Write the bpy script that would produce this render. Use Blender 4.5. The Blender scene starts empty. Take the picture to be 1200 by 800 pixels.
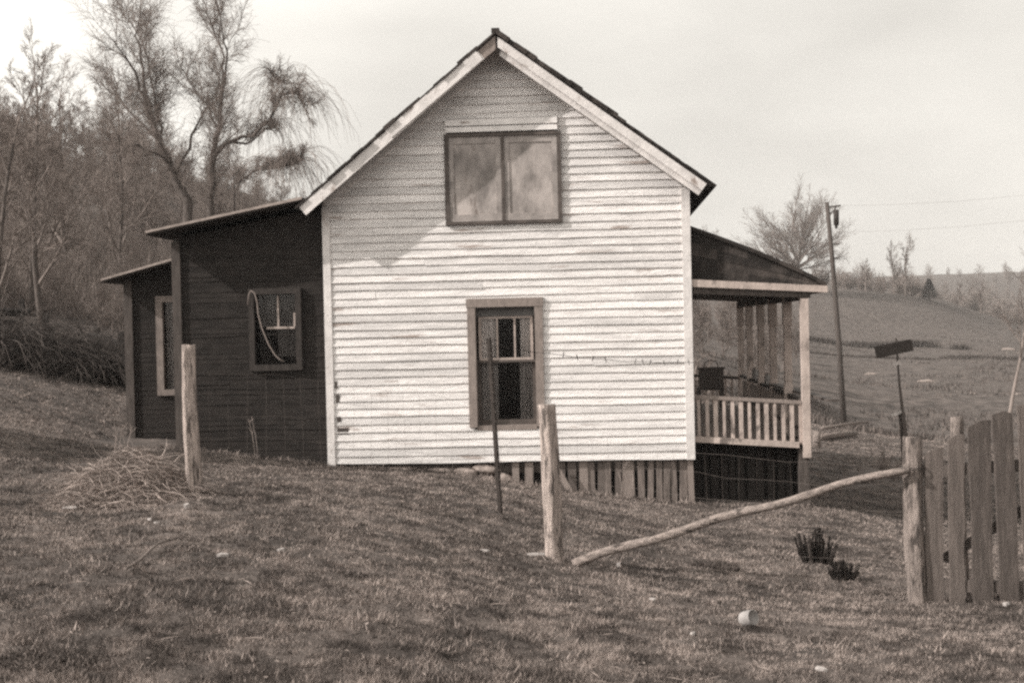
import bpy, bmesh, math, random
import numpy as np
from mathutils import Vector, Matrix, noise as mnoise

random.seed(7)
rng = np.random.default_rng(7)
R = math.radians
scene = bpy.context.scene
col = scene.collection

# ------------------------------------------------------------------ camera frame
F = 1600.0
CAM = np.array([0.0, 0.0, 1.6])
ROLL, PIT = R(1.3), math.atan(18 / F)
fw = np.array([0, math.cos(PIT), -math.sin(PIT)])
up0 = np.array([0, math.sin(PIT), math.cos(PIT)])
rt0 = np.array([1.0, 0, 0])
rt = math.cos(ROLL) * rt0 - math.sin(ROLL) * up0
up = math.sin(ROLL) * rt0 + math.cos(ROLL) * up0
def P(px, py, D):
    """point seen at photo pixel (px,py) standing D metres ahead"""
    return CAM + D * (fw + (px - 600) / F * rt + (400 - py) / F * up)

TH = R(3.58)
HX = np.array([math.cos(TH), -math.sin(TH), 0])
HY = np.array([math.sin(TH), math.cos(TH), 0])
HO = np.array([2.288, 17.681, -0.167])          # lower right corner of the gable siding
def hloc(x, y):
    dx, dy = x - HO[0], y - HO[1]
    return dx * HX[0] + dy * HX[1], dx * HY[0] + dy * HY[1]
def hw(x, y, z):
    return HO + x * HX + y * HY + np.array([0, 0, z])

# ------------------------------------------------------------------ numpy value noise
_perm = rng.random((256, 256))
def vnoise(x, y):
    x = np.asarray(x, float); y = np.asarray(y, float)
    xi = np.floor(x).astype(int); yi = np.floor(y).astype(int)
    xf = x - xi; yf = y - yi
    u = xf * xf * (3 - 2 * xf); v = yf * yf * (3 - 2 * yf)
    a = _perm[xi & 255, yi & 255]; b = _perm[(xi + 1) & 255, yi & 255]
    c = _perm[xi & 255, (yi + 1) & 255]; d = _perm[(xi + 1) & 255, (yi + 1) & 255]
    return (a * (1 - u) + b * u) * (1 - v) + (c * (1 - u) + d * u) * v - 0.5

# ------------------------------------------------------------------ terrain
ctrl = []
def cp(px, py, D):
    p = P(px, py, D); ctrl.append((p[0], p[1], p[2]))
for c in [(0,800,5.6),(600,800,6.0),(1200,800,6.1),(228,581,11),(652,657,10.7),(1076,706,9.85),(100,590,11.2),
          (588,602,12.5),(148,515,19.4),(206,524,18.2),(385,545,18.1),(500,550,18),(650,572,17.85),(808,590,17.7),
          (945,592,17.8),(1060,606,18.6),(1185,613,19.4),(1180,640,16),(960,533,28.5),(1060,533,30.5),(1180,540,31),(990,498,60),(1180,500,60),
          (1100,440,100),(1000,440,100),(1190,440,100),(1100,404,160),(1000,402,160),(1190,406,160),(1000,338,250),(900,336,250),
          (1100,352,245),(1180,386,230),(1100,370,330),(1100,327,600),(1200,327,600),(1000,329,600),(840,435,60),(840,400,110),(840,345,230),
          (600,350,250),(600,310,600),(0,430,24),(140,456,24),(0,515,16),(0,400,29),(140,418,30),(0,330,40),(100,322,45),
          (0,215,80),(150,226,85),(300,285,90),(0,180,112),(150,195,115),(300,235,115),(420,290,115),(0,240,200),(300,270,220),(0,270,600),(300,290,600),
          (420,420,45),(420,360,80)]:
    cp(*c)
for d in (1.5, 3.5):
    for a in (-180, -120, -60, 0, 60, 120, 180):
        ctrl.append((d * math.sin(R(a)), d * math.cos(R(a)), 0.0 - 0.02 * math.sin(R(a)) * d))
for d, z in ((12, 0.1), (60, 1.0), (300, 4), (900, 10)):
    for a in (-180, -130, -75, 75, 130, 180):
        s = math.sin(R(a))
        ctrl.append((d * s, d * math.cos(R(a)), z - s * min(d, 60) * 0.06))
for a in (-35, 0, 35):
    ctrl.append((900 * math.sin(R(a)), 900 * math.cos(R(a)), 22))
ctrl = np.array(ctrl)
def uv(x, y):
    d = np.maximum(np.hypot(x, y), 1.2)
    return np.stack([np.arctan2(x, y) * 2.6, np.log(d)], -1)
def tpsk(r2):
    return np.where(r2 > 1e-12, 0.5 * r2 * np.log(np.maximum(r2, 1e-12)), 0)
_C = uv(ctrl[:, 0], ctrl[:, 1])
_n = len(_C)
_K = tpsk(((_C[:, None] - _C[None]) ** 2).sum(-1)) + np.eye(_n) * 2e-3
_Pm = np.concatenate([np.ones((_n, 1)), _C], 1)
_A = np.block([[_K, _Pm], [_Pm.T, np.zeros((3, 3))]])
_dd = np.hypot(ctrl[:, 0], ctrl[:, 1])
_tz = (ctrl[:, 2] - CAM[2]) / np.maximum(_dd, 1.2)                # interpolate slope angle, not height
_W = np.linalg.solve(_A, np.concatenate([_tz, np.zeros(3)]))
def ground(x, y, bumps=True):
    x = np.atleast_1d(np.asarray(x, float)); y = np.atleast_1d(np.asarray(y, float))
    q = uv(x, y); out = np.empty(len(x))
    for i in range(0, len(x), 20000):
        s = q[i:i + 20000]
        k = tpsk(((s[:, None] - _C[None]) ** 2).sum(-1))
        out[i:i + 20000] = k @ _W[:_n] + _W[_n] + s @ _W[_n + 1:]
    d = np.maximum(np.hypot(x, y), 1.2)
    z = out * d + CAM[2]
    near = d < 2.5
    z = np.where(near, np.minimum(z, 0.05), z)
    if bumps:
        n = 0.03 * vnoise(x * .45 + 5, y * .5) + 0.007 * vnoise(x * 2.3, y * 2.3 + 9) + 0.008 * vnoise(x * 5.3, y * 5.3) + .018 * vnoise(x * 14.7, y * 14.7 + 3) * (d < 25) + .026 * vnoise(x * 9.7, y * 9.7 + 3)
        far = np.clip((d - 25) / 60, 0, 1)
        n = n + far * (0.9 * vnoise(x * .06, y * .06) + .35 * vnoise(x * .2 + 3, y * .2))
        z = z + n
    return z
def g1(x, y):
    return float(ground([x], [y])[0])
def G(px, py, dmin=4, dmax=300):
    """where the line of sight through a photo pixel meets the ground"""
    ds = np.exp(np.linspace(math.log(dmin), math.log(dmax), 900))
    pts = np.array([P(px, py, d) for d in ds])
    below = pts[:, 2] < ground(pts[:, 0], pts[:, 1])
    i = int(np.argmax(below)) if below.any() else len(ds) - 1
    p = pts[i].copy(); p[2] = g1(p[0], p[1]); return p

# ------------------------------------------------------------------ mesh builder
class MB:
    def __init__(s): s.v = []; s.f = []; s.t = []
    def add(s, vs, fs, tone=0.5):
        b = len(s.v); s.v += [tuple(map(float, q)) for q in vs]
        for f in fs:
            s.f.append(tuple(b + i for i in f)); s.t.append(tone)
    def box(s, lo, hi, tone=.5):
        x0, y0, z0 = lo; x1, y1, z1 = hi
        s.add([(x0,y0,z0),(x1,y0,z0),(x1,y1,z0),(x0,y1,z0),(x0,y0,z1),(x1,y0,z1),(x1,y1,z1),(x0,y1,z1)],
              [(0,3,2,1),(4,5,6,7),(0,1,5,4),(1,2,6,5),(2,3,7,6),(3,0,4,7)], tone)
    def bar(s, a, b, w, h, upv=(0,0,1), tone=.5, w2=None):
        a = Vector(a); b = Vector(b); d = (b - a).normalized(); u = Vector(upv)
        sx = d.cross(u)
        if sx.length < 1e-4: sx = d.cross(Vector((1,0,0)))
        sx.normalize(); u = sx.cross(d).normalized()
        w2 = w if w2 is None else w2
        vs = []
        for p, ww in ((a, w), (b, w2)):
            for q, r_ in ((-1,-1),(1,-1),(1,1),(-1,1)):
                vs.append(p + sx * (q * ww / 2) + u * (r_ * h / 2))
        s.add(vs, [(0,3,2,1),(4,5,6,7),(0,1,5,4),(1,2,6,5),(2,3,7,6),(3,0,4,7)], tone)
    def poly(s, pts, tone=.5): s.add(pts, [tuple(range(len(pts)))], tone)
    def prism(s, pts, off, tone=.5):
        n = len(pts); o = Vector(off)
        vs = [Vector(p) for p in pts] + [Vector(p) + o for p in pts]
        fs = [tuple(range(n)), tuple(range(2*n-1, n-1, -1))] + [(i, i+n, (i+1) % n + n, (i+1) % n) for i in range(n)]
        s.add(vs, fs, tone)
    def tube(s, pts, rad, n=6, cap=True, rough=0, tone=.5, seed=0):
        pts = [Vector(p) for p in pts]; m = len(pts); vs = []
        t = (pts[1] - pts[0]).normalized()
        ref = Vector((1,0,0)) if abs(t.x) < .8 else Vector((0,1,0))
        a = t.cross(ref).normalized()
        for i, p in enumerate(pts):
            if i == 0: t = pts[1] - p
            elif i == m - 1: t = p - pts[i-1]
            else: t = pts[i+1] - pts[i-1]
            t = t.normalized(); a = (a - t * a.dot(t))
            if a.length < 1e-6: a = t.orthogonal()
            a.normalize(); b = t.cross(a)
            for k in range(n):
                an = 2 * math.pi * k / n; r = rad[i]
                if rough:
                    cx, sy = math.cos(an), math.sin(an)
                    r *= 1 + rough * (mnoise.noise(Vector((cx*1.6 + seed, sy*1.6, i*.35))) + .7 * mnoise.noise(Vector((cx*4 + seed, sy*4, i*.12 + 7))))
                vs.append(p + a * (r * math.cos(an)) + b * (r * math.sin(an)))
        fs = [(i*n+k, i*n+(k+1) % n, (i+1)*n+(k+1) % n, (i+1)*n+k) for i in range(m-1) for k in range(n)]
        if cap: fs += [tuple(range(n-1, -1, -1)), tuple((m-1)*n+k for k in range(n))]
        s.add(vs, fs, tone)
    def lathe(s, prof, n=20, tone=.5):
        vs = []; m = len(prof)
        for r, z in prof:
            for k in range(n):
                a = 2*math.pi*k/n; vs.append((r*math.cos(a), r*math.sin(a), z))
        fs = [(i*n+k, i*n+(k+1) % n, (i+1)*n+(k+1) % n, (i+1)*n+k) for i in range(m-1) for k in range(n)]
        s.add(vs, fs, tone)
    def build(s, name, mat, parent=None, smooth=False):
        me = bpy.data.meshes.new(name); me.from_pydata(s.v, [], s.f)
        at = me.attributes.new('tone', 'FLOAT', 'FACE'); at.data.foreach_set('value', s.t)
        if smooth: me.polygons.foreach_set('use_smooth', [True] * len(s.f))
        me.materials.append(mat); me.update()
        o = bpy.data.objects.new(name, me); col.objects.link(o)
        if parent: o.parent = parent
        return o
def tag(o, label=None, cat=None, group=None, kind=None):
    for k, v in (('label', label), ('category', cat), ('group', group), ('kind', kind)):
        if v: o[k] = v
    return o
def thing(name, loc, label, cat, group=None, rz=0):
    o = bpy.data.objects.new(name, None); col.objects.link(o); o.empty_display_size = .2
    o.location = [float(q) for q in loc]; o.rotation_euler.z = rz
    return tag(o, label, cat, group)
def copy_tree(o, parent=None):
    c = o.copy(); col.objects.link(c)
    if parent: c.parent = parent
    for ch in o.children: copy_tree(ch, c)
    return c

# ------------------------------------------------------------------ materials (toned like the sepia print)
def tint(v, s=1.0):
    return (v * (1 + .20 * s), v, v * (1 - .10 * s), 1)
def mat(name, lo, hi, scale=6, rough=.85, stretch=(1,1,1), bump=0, bscale=40, tone=0, detail=6, contrast=(.35,.68), s=1.0, spots=None):
    m = bpy.data.materials.new(name); m.use_nodes = True
    nt = m.node_tree; N = nt.nodes; L = nt.links; b = N['Principled BSDF']
    b.inputs['Roughness'].default_value = rough
    b.inputs['Specular IOR Level'].default_value = .25
    tc = N.new('ShaderNodeTexCoord'); mp = N.new('ShaderNodeMapping'); mp.inputs['Scale'].default_value = stretch
    L.new(tc.outputs['Object'], mp.inputs['Vector'])
    nz = N.new('ShaderNodeTexNoise'); nz.inputs['Scale'].default_value = scale; nz.inputs['Detail'].default_value = detail; nz.inputs['Roughness'].default_value = .62
    L.new(mp.outputs['Vector'], nz.inputs['Vector'])
    fac = nz.outputs['Fac']
    if tone:
        at = N.new('ShaderNodeAttribute'); at.attribute_name = 'tone'
        ma = N.new('ShaderNodeMath'); ma.operation = 'MULTIPLY_ADD'; ma.inputs[1].default_value = tone; ma.inputs[2].default_value = -tone * .5
        L.new(at.outputs['Fac'], ma.inputs[0])
        ad = N.new('ShaderNodeMath'); ad.operation = 'ADD'; L.new(ma.outputs[0], ad.inputs[0]); L.new(fac, ad.inputs[1]); fac = ad.outputs[0]
    cr = N.new('ShaderNodeValToRGB'); L.new(fac, cr.inputs['Fac'])
    e = cr.color_ramp.elements
    e[0].position = contrast[0]; e[0].color = tint(lo, s); e[1].position = contrast[1]; e[1].color = tint(hi, s)
    colr = cr.outputs['Color']
    if spots:                                            # worn, bare places with their own outline
        sv, ssc, sth, sstr = spots
        mp2 = N.new('ShaderNodeMapping'); mp2.inputs['Scale'].default_value = sstr; L.new(tc.outputs['Object'], mp2.inputs['Vector'])
        n2 = N.new('ShaderNodeTexNoise'); n2.inputs['Scale'].default_value = ssc; n2.inputs['Detail'].default_value = 9; n2.inputs['Roughness'].default_value = .68
        L.new(mp2.outputs['Vector'], n2.inputs['Vector'])
        r2 = N.new('ShaderNodeMapRange'); r2.inputs['From Min'].default_value = sth; r2.inputs['From Max'].default_value = sth + .07
        L.new(n2.outputs['Fac'], r2.inputs['Value'])
        mx = N.new('ShaderNodeMix'); mx.data_type = 'RGBA'; L.new(r2.outputs[0], mx.inputs['Factor']); L.new(colr, mx.inputs['A']); mx.inputs['B'].default_value = tint(sv)
        colr = mx.outputs['Result']
    L.new(colr, b.inputs['Base Color'])
    if bump:
        nb = N.new('ShaderNodeTexNoise'); nb.inputs['Scale'].default_value = bscale; nb.inputs['Detail'].default_value = 8
        L.new(mp.outputs['Vector'], nb.inputs['Vector'])
        bp = N.new('ShaderNodeBump'); bp.inputs['Strength'].default_value = bump; bp.inputs['Distance'].default_value = .02
        L.new(nb.outputs['Fac'], bp.inputs['Height']); L.new(bp.outputs['Normal'], b.inputs['Normal'])
    return m
M = {}
M['white'] = mat('worn_white_paint', .56, .82, 2.6, .7, (.6, 1, 6), .6, 24, tone=.42, s=.25, spots=(.30, 2.1, .59, (.45, 1, 4.5)))
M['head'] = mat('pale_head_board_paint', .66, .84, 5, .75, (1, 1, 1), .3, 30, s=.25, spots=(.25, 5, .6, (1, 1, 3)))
M['trim'] = mat('worn_white_trim', .55, .74, 5, .75, (1, 1, 1), .3, 30, s=.3, spots=(.27, 4, .6, (1, 1, .5)))
M['frame'] = mat('grey_bare_frame_wood', .17, .25, 9, .85, (3, 1, 1), .3, 50)
M['backing'] = mat('dark_sheathing', .05, .08, 4)
M['dark'] = mat('tarred_dark_siding', .014, .028, 5, .95, (1, 1, 2), .5, 60, tone=.12)
M['felt_and_shade'] = mat('black_felt_and_shade', .018, .03, 6, .9)  # felt seams, and the painted shade under floor and porch
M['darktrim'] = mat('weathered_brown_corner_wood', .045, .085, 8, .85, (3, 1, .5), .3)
M['darkframe'] = mat('dark_frame_wood', .024, .044, 8, .85, (2, 1, 1), .3)
M['winframe'] = mat('pale_window_casing', .13, .22, 8, .8, (2, 1, 1), .2)
M['shingle'] = mat('dark_roof_shingle', .022, .05, 5, .9, (1, 1, 1), .5, 25, tone=.6)
M['tin'] = mat('galvanised_roof_edge', .20, .32, 9, .6, (1, 1, 1), .1)
M['panel'] = mat('stained_board_panel', .17, .42, 2.8, .75, (1.3, 1, .8), .2, 20, detail=7, s=.6, spots=(.15, 1.9, .585, (2.4, 1, .6)))
M['panelsash'] = mat('dusty_sash_wood', .19, .36, 5, .8, (1, 1, 1), .2, s=.6)
M['sash'] = mat('pale_sash_paint', .26, .40, 14, .7, (1, 1, 1), .1)
M['sashdark'] = mat('dark_sash_wood', .055, .10, 10, .8)
M['curtain'] = mat('faded_curtain_cloth', .5, .7, 5, .95, (6, 1, .5), .1, 20, s=.3)
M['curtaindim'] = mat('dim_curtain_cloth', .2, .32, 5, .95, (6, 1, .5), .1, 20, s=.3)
M['shade'] = mat('brown_blind_cloth', .09, .13, 5, .95, s=.3)
M['room'] = mat('dim_room_wall', .12, .2, 2, s=.3)
M['board'] = mat('grey_rough_boards', .11, .22, 7, .9, (5, 1, .6), .5, 40, tone=.5)
M['porchpaint'] = mat('worn_porch_paint', .28, .46, 6, .8, (1, 1, .6), .3, 30, spots=(.14, 4, .57, (1, 1, .6)))
M['stone'] = mat('field_stone', .16, .32, 6, .9, (1, 1, 1), .5, 18)
M['dead'] = mat('dead_straw', .15, .36, 3, .95, tone=.8)
M['deaddark'] = mat('dead_dark_weed', .035, .08, 3, .95, tone=.8)
M['bush'] = mat('dark_evergreen_needles', .02, .085, 5, .9, tone=.6)
M['postwood'] = mat('silver_post_wood', .22, .56, 6, .9, (9, 9, .9), 1.0, 26, spots=(.09, 4.2, .53, (5, 5, .8)))
M['postbark'] = mat('barked_post_wood', .12, .32, 6, .9, (7, 7, 1), 1.0, 26, spots=(.06, 4, .53, (4, 4, 1)))
M['pole'] = mat('peeled_pole_wood', .14, .34, 7, .9, (1.5, 6, 6), .9, 26, spots=(.07, 5, .55, (.9, 3, 3)))
M['picket'] = mat('weathered_picket_wood', .075, .15, 6, .9, (7, 7, .6), .7, 40, tone=.2)
M['iron'] = mat('rusty_dark_iron', .02, .045, 12, .7, bump=.2)
M['stake'] = mat('brown_rusty_steel', .05, .09, 12, .8, bump=.2)
M['deadmid'] = mat('matted_dark_weed', .05, .13, 3, .95, tone=.8)
M['roofend'] = mat('mottled_roll_roofing', .018, .085, 2.2, .9, (1, 1, 1), .6, 25, tone=.25, contrast=(.42, .7))
M['wire'] = mat('dull_wire', .09, .14, 12, .6)
M['utility'] = mat('creosoted_pole', .05, .09, 6, .9, (6, 6, .5), .3)
M['bark'] = mat('grey_bark', .06, .12, 4, .95, (4, 4, 1), .5, 20)
M['twig'] = mat('brown_twigs', .12, .22, 3, .95)
M['farbark'] = mat('pale_brown_bark', .10, .17, 4, .95, (4, 4, 1))
M['palebark'] = mat('pale_bark', .15, .25, 2, .95, (2, 2, 1))
M['litter'] = mat('straw_and_leaf_litter', .05, .26, 3, .95, tone=1.0)
M['rail'] = mat('dark_old_rails', .018, .045, 5, .9, (1, 1, 1), .6, 20, tone=.7)
M['paper'] = mat('pale_litter', .3, .5, 20, .8, s=.5)
M['can'] = mat('white_enamel', .20, .34, 8, .5, s=.4, spots=(.25, 6, .66, (1, 1, 1)))
M['rope'] = mat('grey_rope', .17, .26, 40, .9)
M['signboard'] = mat('dark_board', .03, .05, 8, .8)
M['brown'] = mat('brown_chair_wood', .06, .10, 8, .6)
M['soil'] = mat('dry_turf', .045, .125, 1.3, .95, (1, 1, 1), 1.0, 9, detail=13, contrast=(.36, .64), spots=(.05, 7, .60, (1, 1, 1)))
M['grass'] = mat('short_dry_grass', .048, .305, 1.2, .95, tone=.75)
g = bpy.data.materials.new('window_glass'); g.use_nodes = True
nt = g.node_tree; nt.nodes.clear()
out = nt.nodes.new('ShaderNodeOutputMaterial'); mixs = nt.nodes.new('ShaderNodeMixShader')
tr = nt.nodes.new('ShaderNodeBsdfTransparent'); gl = nt.nodes.new('ShaderNodeBsdfGlossy'); fr = nt.nodes.new('ShaderNodeFresnel')
tr.inputs['Color'].default_value = tint(.85, .1); gl.inputs['Roughness'].default_value = .08; gl.inputs['Color'].default_value = tint(.8, .1)
nt.links.new(fr.outputs[0], mixs.inputs[0]); nt.links.new(tr.outputs[0], mixs.inputs[1]); nt.links.new(gl.outputs[0], mixs.inputs[2]); nt.links.new(mixs.outputs[0], out.inputs['Surface'])
M['glass'] = g

# ------------------------------------------------------------------ ground sheet
rad = np.concatenate([[.6, 1.2, 2, 2.8, 3.5], np.arange(4.0, 14, .05), np.arange(14, 22, .085), np.exp(np.linspace(math.log(22.1), math.log(1100), 150))])
azs = np.concatenate([np.arange(-180, -38, 5.0), np.arange(-36, 36.01, .22), np.arange(40, 180, 5.0)])
AZ, RR = np.meshgrid(np.radians(azs), rad, indexing='ij')
gx = (RR * np.sin(AZ)).ravel(); gy = (RR * np.cos(AZ)).ravel(); gz = ground(gx, gy)
na, nr = len(azs), len(rad)
verts = np.stack([gx, gy, gz], 1)
idx = np.arange(na * nr).reshape(na, nr); nxt = np.roll(idx, -1, 0)
faces = np.stack([idx[:, :-1], nxt[:, :-1], nxt[:, 1:], idx[:, 1:]], -1).reshape(-1, 4)
me = bpy.data.meshes.new('ground')
cidx = len(verts)
allv = np.concatenate([verts, [[0, 0, float(gz.reshape(na, nr)[:, 0].mean())]]])
fl = [tuple(f[::-1]) for f in faces.tolist()] + [(int(cidx), int(nxt[i, 0]), int(idx[i, 0])) for i in range(na)]
me.from_pydata(allv.tolist(), [], fl); me.materials.append(M['soil'])
me.polygons.foreach_set('use_smooth', [True] * len(fl)); me.update()
go = bpy.data.objects.new('ground', me); col.objects.link(go)
tag(go, 'sloping dry pasture with short worn grass', 'ground', kind='structure')

# ------------------------------------------------------------------ short grass
def grass_field(name, n, amin, amax, d0, d1, hmin, hmax, width, label, power=1.0):
    a = np.radians(rng.uniform(amin, amax, n)); u = rng.random(n)
    d = (d0 ** (1 - power) + u * (d1 ** (1 - power) - d0 ** (1 - power))) ** (1 / (1 - power)) if power != 1 else d0 * (d1 / d0) ** u
    x = d * np.sin(a); y = d * np.cos(a)
    lx = (x - HO[0]) * HX[0] + (y - HO[1]) * HX[1]; ly = (x - HO[0]) * HY[0] + (y - HO[1]) * HY[1]
    cl = .35 * vnoise(x * 3.1, y * 3.1) + .9 * vnoise(x * 7.3 + 4, y * 7.3) + .8 * vnoise(x * 14.1, y * 14.1 + 2) + .2 * vnoise(x * .8, y * .8 + 2)
    keep = ~((lx > -8) & (lx < 1.5) & (ly > .03) & (ly < 8.3))
    keep &= rng.random(n) < np.clip(.9 + .45 * cl, .45, 1)
    x, y, d, cl = x[keep], y[keep], d[keep], cl[keep]; lx = lx[keep]; ly = ly[keep]; n = len(x)
    z = ground(x, y) - .004
    h = rng.uniform(hmin, hmax, n) * np.clip(.85 + .7 * cl, .45, 1.5)
    edge = (np.abs(ly) < .35) & (lx > -7) & (lx < 1.6)
    h = np.where(edge, h * rng.uniform(1, 3.2, n), h)
    w = width * np.clip(d / 8, .8, 4) * rng.uniform(.6, 1.4, n)
    th = rng.uniform(0, 2 * np.pi, n); ph = rng.uniform(0, 2 * np.pi, n); lean = rng.uniform(.2, 1.3, n) * h
    sx, sy = np.cos(th) * w / 2, np.sin(th) * w / 2
    v = np.empty((n, 3, 3))
    v[:, 0] = np.stack([x - sx, y - sy, z], 1); v[:, 1] = np.stack([x + sx, y + sy, z], 1)
    v[:, 2] = np.stack([x + np.cos(ph) * lean, y + np.sin(ph) * lean, z + h], 1)
    m = bpy.data.meshes.new(name)
    m.vertices.add(3 * n); m.vertices.foreach_set('co', v.ravel())
    m.loops.add(3 * n); m.loops.foreach_set('vertex_index', np.arange(3 * n, dtype=np.int32))
    m.polygons.add(n); m.polygons.foreach_set('loop_start', np.arange(0, 3 * n, 3, dtype=np.int32)); m.polygons.foreach_set('loop_total', np.full(n, 3, dtype=np.int32))
    at = m.attributes.new('tone', 'FLOAT', 'FACE'); at.data.foreach_set('value', np.clip(rng.normal(.45, .20, n) + .10 * vnoise(x * 1.7 + 30, y * 1.7) + .5 * vnoise(x * 6.1 + 30, y * 6.1) + .45 * vnoise(x * 12.1 + 3, y * 12.1), 0, 1).astype(np.float32))
    m.materials.append(M['grass']); m.update(); m.validate()
    o = bpy.data.objects.new(name, m); col.objects.link(o)
    return tag(o, label, 'grass', kind='stuff')
grass_field('grass', 2350000, -36, 36, 4.6, 44, .008, .034, .0052, 'short dry grass covering the yard and slope', 1.0)

# coarser tufts and loose straw, twigs and dead leaves
def scatter(name, label, cat, n, kind, matn, seed):
    r_ = np.random.default_rng(seed); a = np.radians(r_.uniform(-35, 35, n)); d = 5 * (26 / 5) ** r_.random(n); x = d * np.sin(a); y = d * np.cos(a)
    keep = np.array([not (-8 < hloc(p, q)[0] < 1.7 and 0 < hloc(p, q)[1] < 8.4) for p, q in zip(x, y)]); x, y = x[keep], y[keep]; z = ground(x, y); b = MB(); rs = random.Random(seed)
    for px, py, pz in zip(x, y, z):
        if kind == 'tuft':
            k = rs.choice((6, 10, 16, 24)); sp = rs.uniform(.02, .07); hh = rs.uniform(.02, .055); to = rs.uniform(0, 1)
            for _ in range(k):
                qx, qy = px + rs.gauss(0, sp), py + rs.gauss(0, sp); h = hh * rs.uniform(.5, 1.1); w = .004; t = rs.uniform(0, 6.283); lx, ly = rs.gauss(0, .6) * h, rs.gauss(0, .6) * h
                b.add([(qx - w * math.cos(t), qy - w * math.sin(t), pz - .01), (qx + w * math.cos(t), qy + w * math.sin(t), pz - .01), (qx + lx, qy + ly, pz + h)], [(0, 1, 2)], min(1, max(0, to + rs.gauss(0, .15))))
        else:
            t = rs.uniform(0, 6.283); L_ = rs.choice((.02, .03, .04, .06, .1, .15)); w = rs.choice((.003, .004, .006, .011)) if L_ < .05 else .003; zz = pz + rs.uniform(.012, .03); cx, cy = math.cos(t), math.sin(t); dz = rs.gauss(0, .08) * L_
            b.add([(px - cx * L_ / 2, py - cy * L_ / 2, zz - dz), (px - cy * w, py + cx * w, zz + .004), (px + cx * L_ / 2, py + cy * L_ / 2, zz + dz), (px + cy * w, py - cx * w, zz + .002)], [(0, 1, 2, 3)], rs.random())
    return tag(b.build(name, M[matn]), label, cat, kind='stuff')
scatter('grass_tufts', 'coarser grass tufts scattered through the short turf', 'grass', 2100, 'tuft', 'grass', 5)
scatter('ground_litter', 'loose straw, twigs and dead leaves scattered over the turf', 'litter', 3900, 'bit', 'litter', 6)

# ------------------------------------------------------------------ FARMHOUSE
house = thing('farmhouse', HO, 'old white clapboard gabled farmhouse with dark lean-to and side porch', 'house', rz=-TH)
XL, XR, PK = -4.75, 0.0, -2.40
GL, GP, GR = 3.47, 5.415, 3.65
def gtop(x):
    if x < PK: return GL + (x - XL) / (PK - XL) * (GP - GL)
    return GP + (x - PK) / (XR - PK) * (GR - GP)
def gspan(z):
    lo = XL if z <= GL else XL + (z - GL) / (GP - GL) * (PK - XL)
    hi = XR if z <= GR else XR + (z - GR) / (GP - GR) * (PK - XR)
    return lo, hi
def siding(z0, z1, pitch, span, holes, y, lap, jit, seed, piece=3.4):
    rs = random.Random(seed); b = MB(); z = z0; k = 0
    while z < z1 - .01:
        za, zb = z, min(z + pitch, z1)
        lo0, hi0 = span(za); lo1, hi1 = span(zb)
        segs = [(lo0, hi0)]
        for hx0, hz0, hx1, hz1 in holes:
            if hz0 < (za + zb) / 2 < hz1:
                ns = []
                for s0, s1 in segs:
                    if hx0 > s0: ns.append((s0, min(s1, hx0)))
                    if hx1 < s1: ns.append((max(s0, hx1), s1))
                segs = [q for q in ns if q[1] - q[0] > .02]
        for s0, s1 in segs:
            cuts = [s0]; c = s0 + rs.uniform(.6, piece)
            while c < s1 - .35: cuts.append(c); c += rs.uniform(piece * .45, piece)
            cuts.append(s1)
            for c0, c1 in zip(cuts[:-1], cuts[1:]):
                tone = min(1, max(0, rs.gauss(.55, .2)))
                yo = rs.uniform(-.003, .003); tilt = rs.uniform(-jit, jit); wph = rs.uniform(0, 50)
                n = max(2, int((c1 - c0) / .22) + 1); vs = []
                for i in range(n + 1):
                    x = c0 + (c1 - c0) * i / n
                    if i == 0: x += .0012
                    if i == n and c1 < hi0 - .01: x -= .0012
                    wob = mnoise.noise(Vector((x * 1.3, wph, 0))) * jit * 1.5 + tilt * (i / n - .5)
                    yb = y - lap + yo + mnoise.noise(Vector((x * .9, wph + 9, 0))) * .006
                    xt = min(max(x, lo1), hi1)
                    vs += [(xt, y - .003, zb + .012 if zb < z1 - .02 else zb), (x, yb, za + wob), (x, y, za + wob)]
                fs = []
                for i in range(n):
                    a, e = i * 3, i * 3 + 3
                    fs += [(a, a + 1, e + 1, e), (a + 1, a + 2, e + 2, e + 1)]
                fs += [(0, 2, 1), (n*3, n*3+1, n*3+2)]
                b.add(vs, fs, tone)
        z += pitch; k += 1
    return b
def backing(b, xs, top, z0, holes, y):
    xs = sorted(xs)
    for x0, x1 in zip(xs[:-1], xs[1:]):
        hs = [h for h in holes if h[0] <= x0 + 1e-6 and h[2] >= x1 - 1e-6]
        if hs:
            h = hs[0]
            b.poly([(x0, y, z0), (x1, y, z0), (x1, y, h[1]), (x0, y, h[1])])
            b.poly([(x0, y, h[3]), (x1, y, h[3]), (x1, y, top(x1)), (x0, y, top(x0))])
        else: b.poly([(x0, y, z0), (x1, y, z0), (x1, y, top(x1)), (x0, y, top(x0))])
LWH = (-2.765, .475, -1.99, 2.02)                 # clear opening of the low window
lw_hole = (-2.80, .45, -1.95, 2.06)
uw_hole = (-3.09, 3.14, -1.63, 4.25)
wall = siding(0, GP - .01, .1035, gspan, [lw_hole, uw_hole], 0, .024, .007, 3, 6.5).build('gable_wall', M['white'], house)
b = MB(); backing(b, [XL, LWH[0], PK, LWH[2], XR], gtop, 0, [LWH], .004)
b.poly([(XL, .004, 0), (XL, 8.3, 0), (XL, 8.3, GL), (XL, .004, GL)]); b.poly([(XR, .004, 0), (XR, 8.3, 0), (XR, 8.3, GR), (XR, .004, GR)])
b.poly([(XL, 8.3, 0), (XR, 8.3, 0), (XR, 8.3, GR), (PK, 8.3, GP), (XL, 8.3, GL)])
b.poly([(XL, .004, .02), (XR, .004, .02), (XR, 8.3, .02), (XL, 8.3, .02)])
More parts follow.
